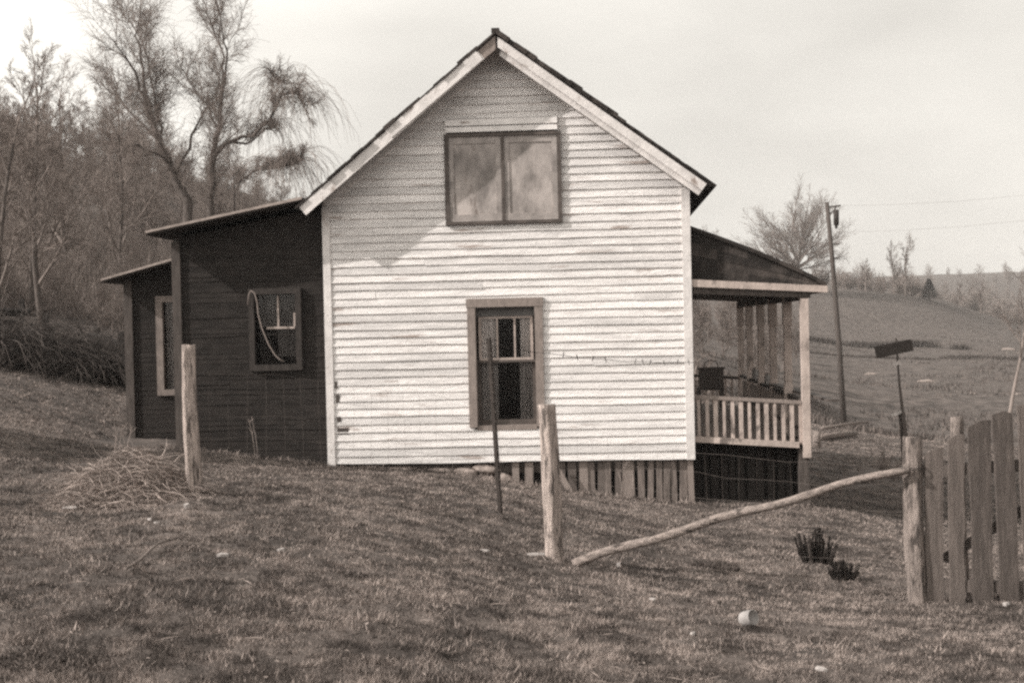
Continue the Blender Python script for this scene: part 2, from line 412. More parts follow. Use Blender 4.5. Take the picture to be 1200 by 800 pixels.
b.build('wall_sheathing', M['backing'], house)
sb = siding(0, 3.5, .1035, lambda z: (0, 8.3), [], 0, .016, .004, 8)
o = sb.build('side_wall', M['white'], house); o.rotation_euler.z = R(90); o.location = (XR + .003, 0, 0)
b = MB(); b.poly([(XL + .05, 3.2, .03), (XR - .05, 3.2, .03), (XR - .05, 3.2, 3.3), (XL + .05, 3.2, 3.3)]); b.build('inner_wall', M['room'], house)
# corner boards
for x0, x1, z0, z1 in ((XL - .005, XL + .095, -.05, 3.36), (XR - .06, XR + .05, -.01, 3.50)):
    b = MB(); n = 8
    b.box((x0, -.034, z0), (x1, .02, z1)); b.build('corner_board', M['trim'], house)
# worn / broken board scraps near the lower left corner
rs = random.Random(5)
for (x, z, w, h, t) in ((-4.62, .40, .15, .08, 0), (-4.62, .56, .05, .07, 0), (-4.64, 1.0, .035, .09, 0), (-4.63, .82, .05, .1, 0)):
    b = MB(); b.box((x, -.022, z), (x + w, -.016, z + h)); b.build('board_gap', M['backing'], house)
# frieze under the rake
b = MB()
for (xa, za, xb, zb) in ((XL, GL, PK, GP), (XR, GR, PK, GP)):
    d = Vector((xb - xa, 0, zb - za)).normalized(); nrm = Vector((d.z, 0, -d.x)) * (1 if d.x > 0 else -1)
    a = Vector((xa, -.045, za)); e = Vector((xb, -.045, zb))
    b.prism([a, e, e + Vector((0, 0, -.13)), a + nrm * .10], (0, .05, 0))
b.build('frieze_board', M['trim'], house)
# main roof
RT, RLx, RLz, RRx, RRz, YF, YB = (-2.39, 5.52), -4.97, 3.40, .31, 3.53, -.42, 8.6
b = MB()
for (xe, ze) in ((RLx, RLz), (RRx, RRz)):
    d = Vector((xe - RT[0], 0, ze - RT[1])); L_ = d.length; d.normalize(); nr_ = Vector((-d.z, 0, d.x)); nr_ = nr_ if nr_.z > 0 else -nr_
    a = Vector((RT[0], YF + .03, RT[1] - .04)); e = Vector((xe, YF + .03, ze - .03))
    b.prism([a, e, e - nr_ * .035, a - nr_ * .035], (0, YB - YF, 0), .2)
    n = int(L_ / .135); rs = random.Random(11 if xe < 0 else 12)
    for i in range(n):
        t0, t1 = i * L_ / n, (i + 1) * L_ / n + .05
        lift = .020 + rs.uniform(-.006, .010)
        if xe > 0 and t0 < .42: lift += .035
        if xe > 0 and .42 <= t0 < 1.55: lift += .022 + rs.uniform(0, .014)
        if xe > 0 and 1.55 <= t0 < 1.8: lift += .035
        if xe < 0 and .25 < t0 < .55: lift += .02
        if xe < 0 and 1.2 < t0 < 2.0: lift += .012
        yf = YF - rs.uniform(.0, .05)
        p0 = Vector((RT[0], yf, RT[1] - .04)) + d * t0 + nr_ * .006; p1 = Vector((RT[0], yf, RT[1] - .04)) + d * t1 + nr_ * .002
        b.prism([p0, p1, p1 + nr_ * (lift + .006), p0 + nr_ * lift], (0, YB - yf, 0), rs.random())
b.box((RT[0] - .05, YF - .02, RT[1] - .02), (RT[0] + .05, YB, RT[1] + .035), .3)
b.build('roof', M['shingle'], house)
for (xe, ze, sgn) in ((RLx, RLz, -1), (RRx - .07, RRz + .02, 1)):
    d = Vector((xe - RT[0], 0, ze - RT[1])); L_ = d.length; d.normalize(); nr_ = Vector((-d.z, 0, d.x)); nr_ = nr_ if nr_.z > 0 else -nr_
    a = Vector((RT[0] + (.0 if sgn > 0 else -.09), YF + .002, RT[1] - .055)) ; a = a if sgn > 0 else a + d * .0
    a = Vector((RT[0], YF + .002, RT[1] - .055)) + d * (.03 if sgn > 0 else .30)
    e = Vector((xe, YF + .002, ze - .045))
    RW = .105 if sgn > 0 else .135
    b = MB(); b.prism([a, e, e - nr_ * RW, a - nr_ * RW + d * (.08 if sgn > 0 else .0)], (0, .03, 0))
    if sgn > 0:
        b.prism([a - nr_ * .05 + Vector((0, .06, 0)) + d * .1, e - nr_ * .05 + Vector((0, .06, 0)), e - nr_ * .17 + Vector((0, .06, 0)), a - nr_ * .17 + Vector((0, .06, 0)) + d * .15], (0, .03, 0))
    else:
        q = a + d * .02; m = a + d * 1.55
        b.prism([q + nr_ * .012 + Vector((0, -.022, 0)), m + nr_ * .012 + Vector((0, -.022, 0)), m - nr_ * .11 + Vector((0, -.022, 0)), q - nr_ * .13 + Vector((0, -.022, 0))], (0, .02, 0))
    b.build('rake_board', M['trim'], house)
b = MB()                                             # bare rake end at the peak, paint gone
d = Vector((RLx - RT[0], 0, RLz - RT[1])).normalized(); nr_ = Vector((-d.z, 0, d.x)); nr_ = nr_ if nr_.z > 0 else -nr_
a = Vector((RT[0] - .0, YF + .004, RT[1] - .055)); e = a + d * .30
b.prism([a, e, e - nr_ * .13, a - Vector((0, 0, .175))], (0, .028, 0)); b.build('rake_board', M['frame'], house)


# upper window: two boarded leaves in a dark frame
b = MB(); yf = -.06
x0, z0, x1, z1 = uw_hole; xm = (x0 + x1) / 2 + .0
for (a, c) in (((x0 - .03, z0 - .03), (x0 + .025, z1 + .02)), ((x1 - .02, z0 - .03), (x1 + .03, z1 + .02)), ((xm - .02, z0), (xm + .02, z1))):
    b.box((a[0], yf, a[1]), (c[0], .01, c[1]))
b.box((x0 - .03, yf - .004, z1 - .01), (x1 + .03, .01, z1 + .03)); b.box((x0 - .03, yf - .006, z0 - .04), (x1 + .03, .01, z0 - .005))
uw = b.build('upper_window', M['sashdark'], house)
for a, c in ((x0 + .025, xm - .02), (xm + .02, x1 - .02)):
    b = MB(); b.box((a, -.028, z0 - .005), (c, -.008, z1 - .01)); b.build('panel', M['panel'], uw)
    b = MB()
    for q in (a + .001, c - .066):
        b.box((q, -.042, z0 + .001), (q + .065, -.0285, z1 - .011))
    b.box((a + .067, -.041, z0 + .001), (c - .067, -.0285, z0 + .09)); b.box((a + .067, -.041, z1 - .10), (c - .067, -.0285, z1 - .011))
    b.build('sash', M['panelsash'], uw)
b = MB(); b.box((x0 + .004, -.035, z1 + .035), (x1 - .02, 0, z1 + .225)); b.build('head_backing', M['backing'], uw)
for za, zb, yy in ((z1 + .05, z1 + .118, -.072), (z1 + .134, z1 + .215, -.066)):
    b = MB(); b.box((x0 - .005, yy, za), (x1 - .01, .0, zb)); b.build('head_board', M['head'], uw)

# lower window
x0, z0, x1, z1 = LWH
b = MB(); fwid = .105
b.box((x0 - fwid, -.05, z0 - .02), (x0, .03, z1)); b.box((x1, -.05, z0 - .02), (x1 + fwid, .03, z1))
b.box((x0 - fwid - .01, -.056, z1), (x1 + fwid + .01, .03, z1 + .115))
b.box((x0, -.02, z0 - .06), (x1, .13, z0))
b.box((x0 - .005, .03, z0 - .02), (x0, .2, z1)); b.box((x1, .03, z0 - .02), (x1 + .005, .2, z1))
lw = b.build('lower_window', M['frame'], house)
b = MB(); b.box((x0 + .001, .06, z1 - .12), (x1 - .001, .08, z1 - .001)); b.build('blind_board', M['shade'], lw)
zm = 1.325
b = MB(); ya, yb_ = .075, .105
zt = z1 - .12
b.box((x0 + .03, ya, zm), (x0 + .065, yb_, zt)); b.box((x1 - .065, ya, zm), (x1 - .03, yb_, zt)); b.box((x0 + .065, ya, zt - .03), (x1 - .065, yb_, zt - .001))
b.box((x0 + .065, ya, zm), (x1 - .065, yb_, zm + .03))
for q in (x0 + .275, x0 + .505): b.box((q - .012, ya + .003, zm + .03), (q + .012, yb_ - .003, zt - .03))
b.build('upper_sash', M['sash'], lw)
b = MB(); b.box((x0 + .001, .12, z0 + .001), (x0 + .05, .15, zm - .03)); b.box((x1 - .05, .12, z0 + .001), (x1 - .001, .15, zm - .03)); b.box((x0 + .05, .12, z0 + .001), (x1 - .05, .15, z0 + .07))
b.box((x0 + .001, .07, zm - .03), (x1 - .001, .155, zm - .002)); b.build('lower_sash', M['sashdark'], lw)
b = MB(); b.poly([(x0 + .06, .09, zm + .02), (x1 - .06, .09, zm + .02), (x1 - .06, .09, zt - .02), (x0 + .06, .09, zt - .02)]); b.build('pane', M['glass'], lw)
b = MB(); b.poly([(x0 + .04, .135, z0 + .06), (x1 - .04, .135, z0 + .06), (x1 - .04, .135, zm - .02), (x0 + .04, .135, zm - .02)]); b.build('pane', M['glass'], lw)
def drape(xa, xb, za, zb, y, m, par, n=22, amp=.018, narrow=0):
    b = MB(); vs = []
    for i in range(n + 1):
        t = i / n
        for k in range(6):
            s = k / 5; x = xa + (xb - xa) * t * (1 - narrow * s)
            vs.append((x, y + amp * math.sin(t * n * 1.25) * (.6 + .4 * s), zb + (za - zb) * s))
    b.add(vs, [(i*6+k, i*6+k+1, i*6+k+7, i*6+k+6) for i in range(n) for k in range(5)]); return b.build('curtain', m, par, True)
drape(x0 + .03, x0 + .25, zm - .0, zt, .125, M['curtain'], lw); drape(x1 - .03, x1 - .20, zm - .0, zt, .125, M['curtain'], lw)
drape(x0 + .03, x0 + .27, z0 + .05, zm - .03, .165, M['curtaindim'], lw); drape(x1 - .02, x1 - .22, z0 + .05, zm - .03, .165, M['curtaindim'], lw)

# skirting boards and stones under the gable
rs = random.Random(21)
x = -1.72
while x < -.15:
    w = rs.uniform(.075, .115); top = -.012; bot = -.36 - (x + 1.72) * .125 - rs.uniform(0, .12)
    b = MB(); y = .05 + rs.uniform(-.012, .012); ln = rs.uniform(-.02, .02)
    b.prism([(x, y, bot - .2), (x + w, y, bot - .2), (x + w + ln, y, top), (x + ln, y, top)], (0, .022, 0), rs.random())
    b.build('skirt_board', M['board'], house); x += w + rs.choice((.006, .015, .025, .045))
for (xa, w, ln) in ((-2.33, .09, 0), (-2.19, .11, .03), (-.03, .075, -.02)):
    b = MB(); b.prism([(xa, .03, -.9), (xa + w, .03, -.9), (xa + w + ln, .03, -.014), (xa + ln, .03, -.014)], (0, .06, 0), .8); b.build('skirt_post', M['board'], house)
b = MB(); b.prism([(-1.80, -.06, -.05), (-1.72, -.06, -.05), (-1.50, -.10, -.46), (-1.58, -.10, -.47)], (0, .025, 0), .9); b.build('leaning_slat', M['board'], house)
def rock(sx, sy, sz, seed, mt, name, parent=None, sub=3):
    bm = bmesh.new(); bmesh.ops.create_icosphere(bm, subdivisions=sub, radius=1)
    for v in bm.verts:
        p = v.co.copy(); k = 1 + .35 * mnoise.noise(p * 1.1 + Vector((seed, 0, 0))) + .12 * mnoise.noise(p * 3 + Vector((0, seed, 0)))
        v.co = Vector((p.x * sx * k, p.y * sy * k, p.z * sz * k))
    me = bpy.data.meshes.new(name); bm.to_mesh(me); bm.free(); me.materials.append(mt)
    o = bpy.data.objects.new(name, me); col.objects.link(o)
    if parent: o.parent = parent
    return o
for i, (x, z, sx, sz) in enumerate(((-2.68, -.1, .19, .07), (-2.95, -.13, .17, .07), (-2.45, -.25, .13, .1), (-3.3, -.12, .2, .05), (-2.7, -.26, .25, .08), (-3.8, -.1, .2, .06))):
    o = rock(sx, .16, sz, i * 3.1, M['stone'], 'foundation_stone', house); o.location = (x, .10, z)
b = MB(); b.box((XL, .25, -1.2), (XR, .3, 0)); b.build('underfloor_shade_sheet', M['felt_and_shade'], house)  # black sheet painting in the shade beneath the floor
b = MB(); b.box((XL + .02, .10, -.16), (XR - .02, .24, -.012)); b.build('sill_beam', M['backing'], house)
# ---- lean-to, first bay
SX0, SX1 = -6.77, XL - .008
def l1top(x): return 3.02 + (x + 6.77) / 2.0 * (3.385 - 3.02)
w1 = (-5.70, 1.33, -5.14, 2.26)
sp = lambda z: (SX0 if z < 3.02 else SX0 + (z - 3.02) / .365 * 2.0, SX1)
siding(-.35, 3.37, .068, sp, [(-5.73, 1.30, -5.11, 2.30)], .05, .008, .003, 31).build('lean_to_wall', M['dark'], house)
b = MB(); backing(b, [SX0, w1[0], w1[2], SX1], l1top, -.6, [w1], .054)
b.poly([(SX0, .054, -.8), (SX0, 6, -.8), (SX0, 6, 3.0), (SX0, .054, 3.0)]); b.poly([(SX0, 6, -.8), (SX1, 6, -.8), (SX1, 6, 3.37), (SX0, 6, 3.0)])
b.build('lean_to_sheathing', M['backing'], house)
for i, z in enumerate((.48, 1.02, 1.22, 1.72, 2.45)):
    b = MB(); xs = np.linspace(SX0 + .05, SX1, 14)
    pts = [(x, .041 + .003 * math.sin(x * 9 + i), z + .012 * math.sin(x * 3 + i * 2)) for x in xs]
    for p, q in zip(pts[:-1], pts[1:]): b.bar(p, q, .010, .012)
    b.build('felt_seam', M['felt_and_shade'], house)
b = MB(); b.box((SX0 - .02, .0, -.5), (SX0 + .095, .06, 2.98)); b.build('corner_board', M['darktrim'], house)
b = MB()
ra, rb = Vector((-6.99, -.40, 3.10)), Vector((-4.93, -.40, 3.485))
b.prism([ra, rb, rb + Vector((0, 0, -.05)), ra + Vector((0, 0, -.05))], (0, 6.6, 0)); b.build('lean_to_roof', M['shingle'], house)
b = MB(); o_ = Vector((0, -.025, .006))
b.prism([ra + o_, rb + o_, rb + o_ + Vector((0, 0, -.036)), ra + o_ + Vector((-.0, 0, -.03))], (0, .02, 0)); b.build('roof_edge', M['tin'], house)
# lean-to window
x0, z0, x1, z1 = w1
b = MB()
b.box((x0 - .075, -.0, z0 - .075), (x0, .10, z1 + .075)); b.box((x1, -.03, z0 - .075), (x1 + .075, .10, z1 + .075))
b.box((x0, -.01, z1), (x1, .10, z1 + .08)); b.box((x0 - .02, -.02, z0 - .08), (x1 + .0, .10, z0))
w = b.build('lean_to_window', M['darkframe'], house)
zm = 1.83
b = MB(); xm = -5.40
b.box((xm - .012, .10, zm), (xm + .012, .13, z1 - .02)); b.box((x0 + .14, .10, zm - .03), (x1 - .04, .13, zm)); b.box((x1 - .055, .10, zm), (x1 - .03, .13, z1 - .25))
b.build('muntin', M['sash'], w)
b = MB(); b.poly([(x0, .14, z0), (x1, .14, z0), (x1, .14, z1), (x0, .14, z1)]); b.build('pane', M['glass'], w)
drape(x0, x1, zm, z1, .2, M['shade'], w); drape(x1 - .3, x1, z0 + .1, zm, .24, M['shade'], w, 10)
b = MB(); b.poly([(SX0 + .02, 1.8, -.5), (SX1 - .02, 1.8, -.5), (SX1 - .02, 1.8, 3.2), (SX0 + .02, 1.8, 2.9)]); b.build('inner_wall', M['backing'], house)
# ---- second, lower bay set back
Y2, S20, S21 = 1.5, -7.93, SX0 - .005
def l2top(x): return 2.56 + (x + 7.93) * .262
w2 = (-7.40, .97, -6.80, 2.22)
sp2 = lambda z: (S20 if z < 2.56 else S20 + (z - 2.56) / .262, S21)
siding(-.4, 2.84, .068, sp2, [(-7.43, .94, -6.7, 2.25)], Y2, .008, .003, 41).build('lean_to_wall', M['dark'], house)
b = MB(); backing(b, [S20, w2[0], w2[2], S21], l2top, -.6, [w2], Y2 + .004)
b.poly([(S20, Y2, -.8), (S20, 6, -.8), (S20, 6, 2.5), (S20, Y2, 2.5)]); b.poly([(S20, Y2 + 1.5, -.8), (S21, Y2 + 1.5, -.8), (S21, Y2 + 1.5, 2.8), (S20, Y2 + 1.5, 2.5)]); b.build('lean_to_sheathing', M['backing'], house)
b = MB(); b.box((S20 - .03, Y2 - .05, -.6), (S20 + .09, Y2 + .02, 2.55)); b.build('corner_board', M['darktrim'], house)
ra, rb = Vector((-8.17, Y2 - .35, 2.56)), Vector((S21, Y2 - .35, 2.92))
b = MB(); b.prism([ra, rb, rb + Vector((0, 0, -.05)), ra + Vector((0, 0, -.05))], (0, 5, 0)); b.build('lean_to_roof', M['shingle'], house)
b = MB(); b.prism([ra + o_, rb + o_, rb + o_ + Vector((0, 0, -.036)), ra + o_ + Vector((0, 0, -.03))], (0, .02, 0)); b.build('roof_edge', M['tin'], house)
x0, z0, x1, z1 = w2
b = MB()
b.box((x0 - .10, Y2 - .05, z0 - .085), (x0, Y2 + .05, z1 + .09)); b.box((x0, Y2 - .05, z1), (x1, Y2 + .05, z1 + .09)); b.box((x0, Y2 - .06, z0 - .085), (x1, Y2 + .05, z0))
w = b.build('tall_window', M['winframe'], house)
b = MB(); b.poly([(x0, Y2 + .03, z0), (x1, Y2 + .03, z0), (x1, Y2 + .03, z1), (x0, Y2 + .03, z1)]); b.build('pane', M['glass'], w)
drape(x0, x1, z0, z1, Y2 + .1, M['curtaindim'], w)

# ---- porch
def sag(x): return -.07 * x
prof = [(.058, 3.0), (.4, 2.87), (.8, 2.71), (1.2, 2.53), (1.5, 2.385), (1.68, 2.285), (1.80, 2.21)]
YE = .10
b = MB(); n = len(prof); YW = .15
for (xa, za), (xb, zb) in zip(prof[:-1], prof[1:]):
    for k in range(4):                                 # courses of roofing on the end wall
        f0, f1 = k / 4, (k + 1) / 4; la, lb = 2.32 + sag(xa), 2.32 + sag(xb)
        b.prism([(xa, YW - .008 * ((k + 1) % 2), la + (za - .03 - la) * f0), (xb, YW - .008 * ((k + 1) % 2), lb + (zb - .03 - lb) * f0), (xb, YW - .002, lb + (zb - .03 - lb) * f1), (xa, YW - .002, la + (za - .03 - la) * f1)], (0, .05, 0), random.random())
b.build('porch_end_wall', M['roofend'], house)
b = MB()
for (xa, za), (xb, zb) in zip(prof[:-1], prof[1:]):
    b.prism([(xa, YE, za - .035), (xb, YE, zb - .035), (xb, YE, zb + .018), (xa, YE, za + .018)], (0, 8.6, 0), random.random())
b.build('porch_roof', M['shingle'], house)
b = MB()
pa, pb = Vector((.058, .0, 2.318)), Vector((1.79, .0, 2.318 + sag(1.79)))
b.prism([pa, pb, pb + Vector((0, 0, -.085)), pa + Vector((0, 0, -.095))], (0, .03, 0))
b.prism([pb + Vector((-.03, .031, 0)), pb + Vector((-.03, 8.7, 0)), pb + Vector((-.03, 8.7, -.08)), pb + Vector((-.03, .031, -.08))], (.03, 0, 0)); b.build('porch_fascia', M['porchpaint'], house)
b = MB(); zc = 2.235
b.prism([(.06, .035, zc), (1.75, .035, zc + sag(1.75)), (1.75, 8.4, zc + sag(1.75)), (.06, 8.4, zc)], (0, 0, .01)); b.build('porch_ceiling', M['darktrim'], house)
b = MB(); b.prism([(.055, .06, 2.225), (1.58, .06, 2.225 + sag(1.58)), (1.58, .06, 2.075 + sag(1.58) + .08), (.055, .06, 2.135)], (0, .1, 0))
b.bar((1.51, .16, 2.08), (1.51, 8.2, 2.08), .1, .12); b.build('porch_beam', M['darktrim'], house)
post_y = [.11, 1.7, 3.3, 4.85, 6.5, 8.05]
for i, y in enumerate(post_y):
    b = MB(); w_ = .062
    prof_p = [(.062, .10), (.062, .85), (.045, .88), (.052, .92), (.05, 1.6), (.045, 1.66), (.062, 1.70), (.062, 2.09)] if i else [(.050, -.02), (.050, .72), (.050, .74), (.050, 1.5), (.052, 2.04)]
    vs = []
    for r_, z in prof_p: vs += [(1.50 - r_, y - r_, z), (1.50 + r_, y - r_, z), (1.50 + r_, y + r_, z), (1.50 - r_, y + r_, z)]
    m = len(prof_p); fs = [(j*4+k, j*4+(k+1) % 4, (j+1)*4+(k+1) % 4, (j+1)*4+k) for j in range(m-1) for k in range(4)] + [(3,2,1,0), tuple((m-1)*4+k for k in range(4))]
    b.add(vs, fs); b.build('porch_post', M['porchpaint'], house)
b = MB(); b.prism([(.055, .10, .275), (1.55, .10, .275 + sag(1.55)), (1.55, 8.2, .275 + sag(1.55)), (.055, 8.2, .275)], (0, 0, -.03)); b.build('porch_deck', M['board'], house)
b = MB(); b.prism([(.055, .07, .282), (1.40, .07, .282 + sag(1.4)), (1.40, .07, .205 + sag(1.4)), (.055, .07, .205)], (0, .028, 0)); b.build('deck_edge_board', M['porchpaint'], house)
# railings (front, far end, outer side)
def railing(kind):
    b = MB()
    if kind == 'front':
        b.bar((.06, .13, .795), (1.44, .13, .795 + sag(1.44)), .06, .045); pts = [(.12 + .109 * i, .13) for i in range(13)]
    elif kind == 'far':
        b.bar((.06, 8.05, .80), (1.44, 8.05, .80 + sag(1.44)), .06, .05); pts = [(.12 + .12 * i, 8.05) for i in range(11)]
    else:
        b.bar((1.50, .18, .70), (1.50, 8.0, .74), .06, .05); b.bar((1.50, .18, .32), (1.50, 8.0, .34), .05, .04); pts = [(1.50, .35 + .26 * i) for i in range(29)]
    r_ = b.build('porch_railing', M['frame'] if kind == 'front' else M['darktrim'], house)
    for i, (x, y) in enumerate(pts):
        b = MB(); w_ = .019 + .004 * ((i * 7) % 3)
        b.box((x - w_, y - .014, .25 + sag(x)), (x + w_, y + .014, .775 + sag(x))); b.build('baluster', M['porchpaint'] if kind != 'side' else M['board'], r_)
for k in ('front', 'far', 'side'): railing(k)
rs = random.Random(4)
x = .09
while x < 1.42:
    b = MB(); w_ = rs.uniform(.07, .1); b.prism([(x, .62, -1.0), (x + w_, .62, -1.0), (x + w_, .62, .19 + sag(x)), (x, .62, .19 + sag(x))], (0, .02, 0), rs.random()); b.build('porch_skirt_board', M['felt_and_shade'], house); x += w_ + rs.uniform(.01, .06)  # skirt boards coloured near black for the shade below the porch
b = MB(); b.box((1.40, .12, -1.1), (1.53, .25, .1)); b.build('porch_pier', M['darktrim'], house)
b = MB(); b.box((.06, .7, -1.3), (1.5, .74, .2)); b.box((1.49, .3, -1.3), (1.53, 8.2, .15)); b.build('underdeck_shade_sheets', M['felt_and_shade'], house)  # black sheets standing in for shade under the deck

# things at the house
def hpt(x, y, z): return Vector([float(q) for q in hw(x, y, z)])
b = MB(); pts = [(-5.77, -.03, 2.12), (-5.75, -.04, 2.26), (-5.72, -.05, 2.31), (-5.67, -.05, 2.28), (-5.64, -.05, 2.16), (-5.63, -.05, 2.0), (-5.58, -.05, 1.80), (-5.50, -.05, 1.6), (-5.42, -.05, 1.46), (-5.36, -.05, 1.40), (-5.30, -.05, 1.37)]
b.tube([hpt(*q) for q in pts], [.009] * len(pts), 6); tag(b.build('rope', M['rope'], smooth=True), 'pale rope looped over the corner of the dark lean-to window', 'rope')
# chair on the porch
c = thing('chair', hpt(.72, 5.6, .25), 'dark square backed chair standing on the porch behind the railing', 'chair', rz=-TH)
b = MB(); b.box((-.22, -.203, .36), (.22, .20, .40)); b.build('seat', M['brown'], c)
b = MB(); b.box((-.21, -.235, .40), (.21, -.205, .71)); b.box((-.23, -.24, .71), (.23, -.2, .75)); b.build('backrest', M['brown'], c)
for sx in (-.19, .19):
    for sy in (-.19, .17):
        b = MB(); b.box((sx - .02, sy - .02, 0), (sx + .02, sy + .02,   .358 if sy > 0 else .41)); b.build('leg', M['brown'], c)
b = MB(); b.tube([(-.12, -.22, .75), (-.1, -.22, .83), (0, -.22, .87), (.1, -.22, .83), (.12, -.22, .75)], [.009] * 5, 6); b.build('handle', M['iron'], c)
a1, a2 = hpt(1.44, 3.0, .80), hpt(1.83, -.02, .72)
b = MB(); b.bar(a1, a2, .14, .03); tag(b.build('plank', M['brown']), 'dark plank lying along the porch railing and sticking out past its corner post', 'plank')
for (y, s, lab) in ((5.72, 1.2, 'pale jar standing on the porch side rail, farther back'), (4.08, 1.0, 'pale jar standing on the porch side rail, nearer the corner post')):
    j = thing('jar', hpt(1.50, y, .755 if y > 4 else .75), lab, 'jar', 'jars on the porch rail')
    b = MB(); b.lathe([(0, 0), (.045*s, 0), (.05*s, .01), (.05*s, .12*s), (.035*s, .15*s)], 14); b.build('body', M['can'], j, True)
    b = MB(); b.lathe([(.038*s, .148*s), (.04*s, .152*s), (.04*s, .18*s), (0, .182*s)], 14); b.build('lid', M['tin'], j, True)

# ------------------------------------------------------------------ YARD FENCE
def ring(poly, n):
    q = [Vector((x, y, 0)) for x, y in poly]; k = len(q)
    ln = [(q[(i + 1) % k] - q[i]).length for i in range(k)]; tot = sum(ln); out = []
    for j in range(n):
        d = tot * j / n
        for i in range(k):
            if d <= ln[i]: out.append(q[i].lerp(q[(i + 1) % k], d / ln[i])); break
            d -= ln[i]
    return out
def post(px, base, top, D, r0, r1, label, m, seed, poly, bend=.01, name='fence_post', flat=True, sink=.25):
    p0 = Vector([float(q) for q in P(base[0], base[1], D)]); p1 = Vector([float(q) for q in P(top[0], top[1], D)])
    p0.z = g1(p0.x, p0.y)
    n = 34; pts = []; rr = []
    L_ = (p1 - p0).length; ax = (p1 - p0).normalized()
    for i in range(n):
        t = -sink / L_ + (1 + sink / L_) * i / (n - 1)
        q = (p1 - p0) * t + Vector((bend * math.sin(t * 4 + seed), bend * math.cos(t * 3 + seed), 0))
        pts.append(q); rr.append((r0 + (r1 - r0) * t) * (1 + .05 * mnoise.noise(Vector((seed, t * 6, 0)))))
    b = MB(); rg = ring(poly, 30); vs = []
    for i, (q, r_) in enumerate(zip(pts, rr)):
        t = i / (n - 1)
        for k, w in enumerate(rg):
            e_ = 1 + .10 * mnoise.noise(Vector((w.x * 1.5 + seed, w.y * 1.5, t * 3))) + .09 * mnoise.noise(Vector((w.x * 5, w.y * 5 + seed, t * 2.2)))
            up_t = (.012 * mnoise.noise(Vector((w.x * 2, w.y * 2, seed)))) if i == n - 1 else 0
            vs.append(q + Vector((w.x * r_ * e_, w.y * r_ * e_, up_t)))
    b.add(vs, [(i*30+k, i*30+(k+1) % 30, (i+1)*30+(k+1) % 30, (i+1)*30+k) for i in range(n-1) for k in range(30)] + [tuple((n-1)*30+k for k in range(30))])
    o = b.build(name, m, None, True); o.location = p0
    return tag(o, label, 'post', 'wooden fence posts')
post(0, (228, 581), (221, 404), 11, .075, .058, 'weathered fence post in front of the dark lean-to, beside the brush heap', M['postwood'], 2.2, [(-.40, -.95), (.35, -.62), (.95, -.15), (.8, .6), (0, 1), (-.8, .8), (-1, .3)])
post(0, (652, 657), (640, 474), 10.7, .082, .072, 'pale peeling fence post in front of the gable wall, beside the low window', M['postwood'], 5.1, [(-.12, -1), (.12, -.93), (.9, -.1), (.85, .6), (0, 1), (-.8, .7), (-1, .05), (-.6, -.7)])
gp = post(0, (1076, 706), (1069, 512), 9.85, .080, .072, 'stout gate post at the left end of the picket gate, holding the slanting pole', M['postbark'], 9.3, [(.05, -1), (.35, -.85), (.95, -.1), (.85, .6), (0, 1), (-.8, .7), (-1, 0), (-.6, -.75)])
s0, s1 = G(588, 602), P(573, 396, 12.5)
b = MB(); s0 = Vector([float(q) for q in s0]); s1 = Vector([float(q) for q in s1])
b.bar(s0 + Vector((0, 0, -.3)), s1, .045, .012, (0, 1, 0)); b.bar(s0 + Vector((0, -.02, -.3)), s1 + Vector((0, -.02, 0)), .010, .04, (0, 1, 0))
for i in range(14):
    q = s0.lerp(s1, .2 + .055 * i); b.box((q.x - .012, q.y - .05, q.z - .008), (q.x + .012, q.y - .03, q.z + .008))
tag(b.build('iron_stake', M['stake']), 'thin dark iron fence stake standing before the low window', 'stake')
# slanting pole
a = Vector([float(q) for q in P(672, 657, 10.55)]); a.z = g1(a.x, a.y) + .02; e = Vector([float(q) for q in P(1066, 548, 9.74)])
b = MB(); n = 46; pts = []; rr = []
for i in range(n):
    t = i / (n - 1); q = a.lerp(e, t); q.z += .032 * math.sin(t * math.pi) * (1 - .4 * t) + .012 * math.sin(t * 17) ; q.y += .02 * math.sin(t * 9)
    pts.append(q); rr.append((.037 - .010 * t) * (1 + .10 * mnoise.noise(Vector((t * 14, 3, 0)))))
b.tube(pts, rr, 14, True, .14, seed=4); tag(b.build('slanting_pole', M['pole'], None, True), 'long crooked bare pole leaning from the ground up to the gate post', 'pole')
# wires
def strand(p, q, r=.0016, sagz=.03, n=14):
    p = Vector([float(t) for t in p]); q = Vector([float(t) for t in q]); out = []
    for i in range(n + 1):
        t = i / n; v = p.lerp(q, t); v.z -= sagz * 4 * t * (1 - t); v.z += .006 * math.sin(t * 31); out.append(v)
    return out
LP, MP_, GP = P(224, 490, 11), P(648, 560, 10.7), P(1072, 600, 9.85)
b = MB()
def fence_pt(sx, h):          # point on the fence line; sx 0..1 left post > stake > centre post > gate post
    keys = [(0, P(226, 581, 11.0)), (.42, P(588, 602, 12.4)), (.5, P(652, 657, 10.75)), (1, P(1074, 706, 9.9))]
    sx = min(max(sx, 0), 1)
    for (t0, p0), (t1, p1) in zip(keys[:-1], keys[1:]):
        if sx <= t1 + 1e-9:
            f = (sx - t0) / (t1 - t0); p = np.array(p0) * (1 - f) + np.array(p1) * f; break
    z = g1(p[0], p[1]); return Vector((float(p[0]), float(p[1]), z + h))
for h in (.12, .3, .48, .66, .84, 1.0):
    for lo, hi, n in ((.0, .42, 12), (.5, 1, 12)):
        pts = [fence_pt(lo + (hi - lo) * i / n, h + .01 * math.sin(i * 2.1 + h * 20)) for i in range(n + 1)]
        b.tube(pts, [.0009] * len(pts), 3, False)
for i in range(44):
    s = i / 43
    if .42 < s < .5: continue
    b.tube([fence_pt(s + .0012 * math.sin(k + i), .1 + .9 * k / 5) for k in range(6)], [.0008] * 6, 3, False)
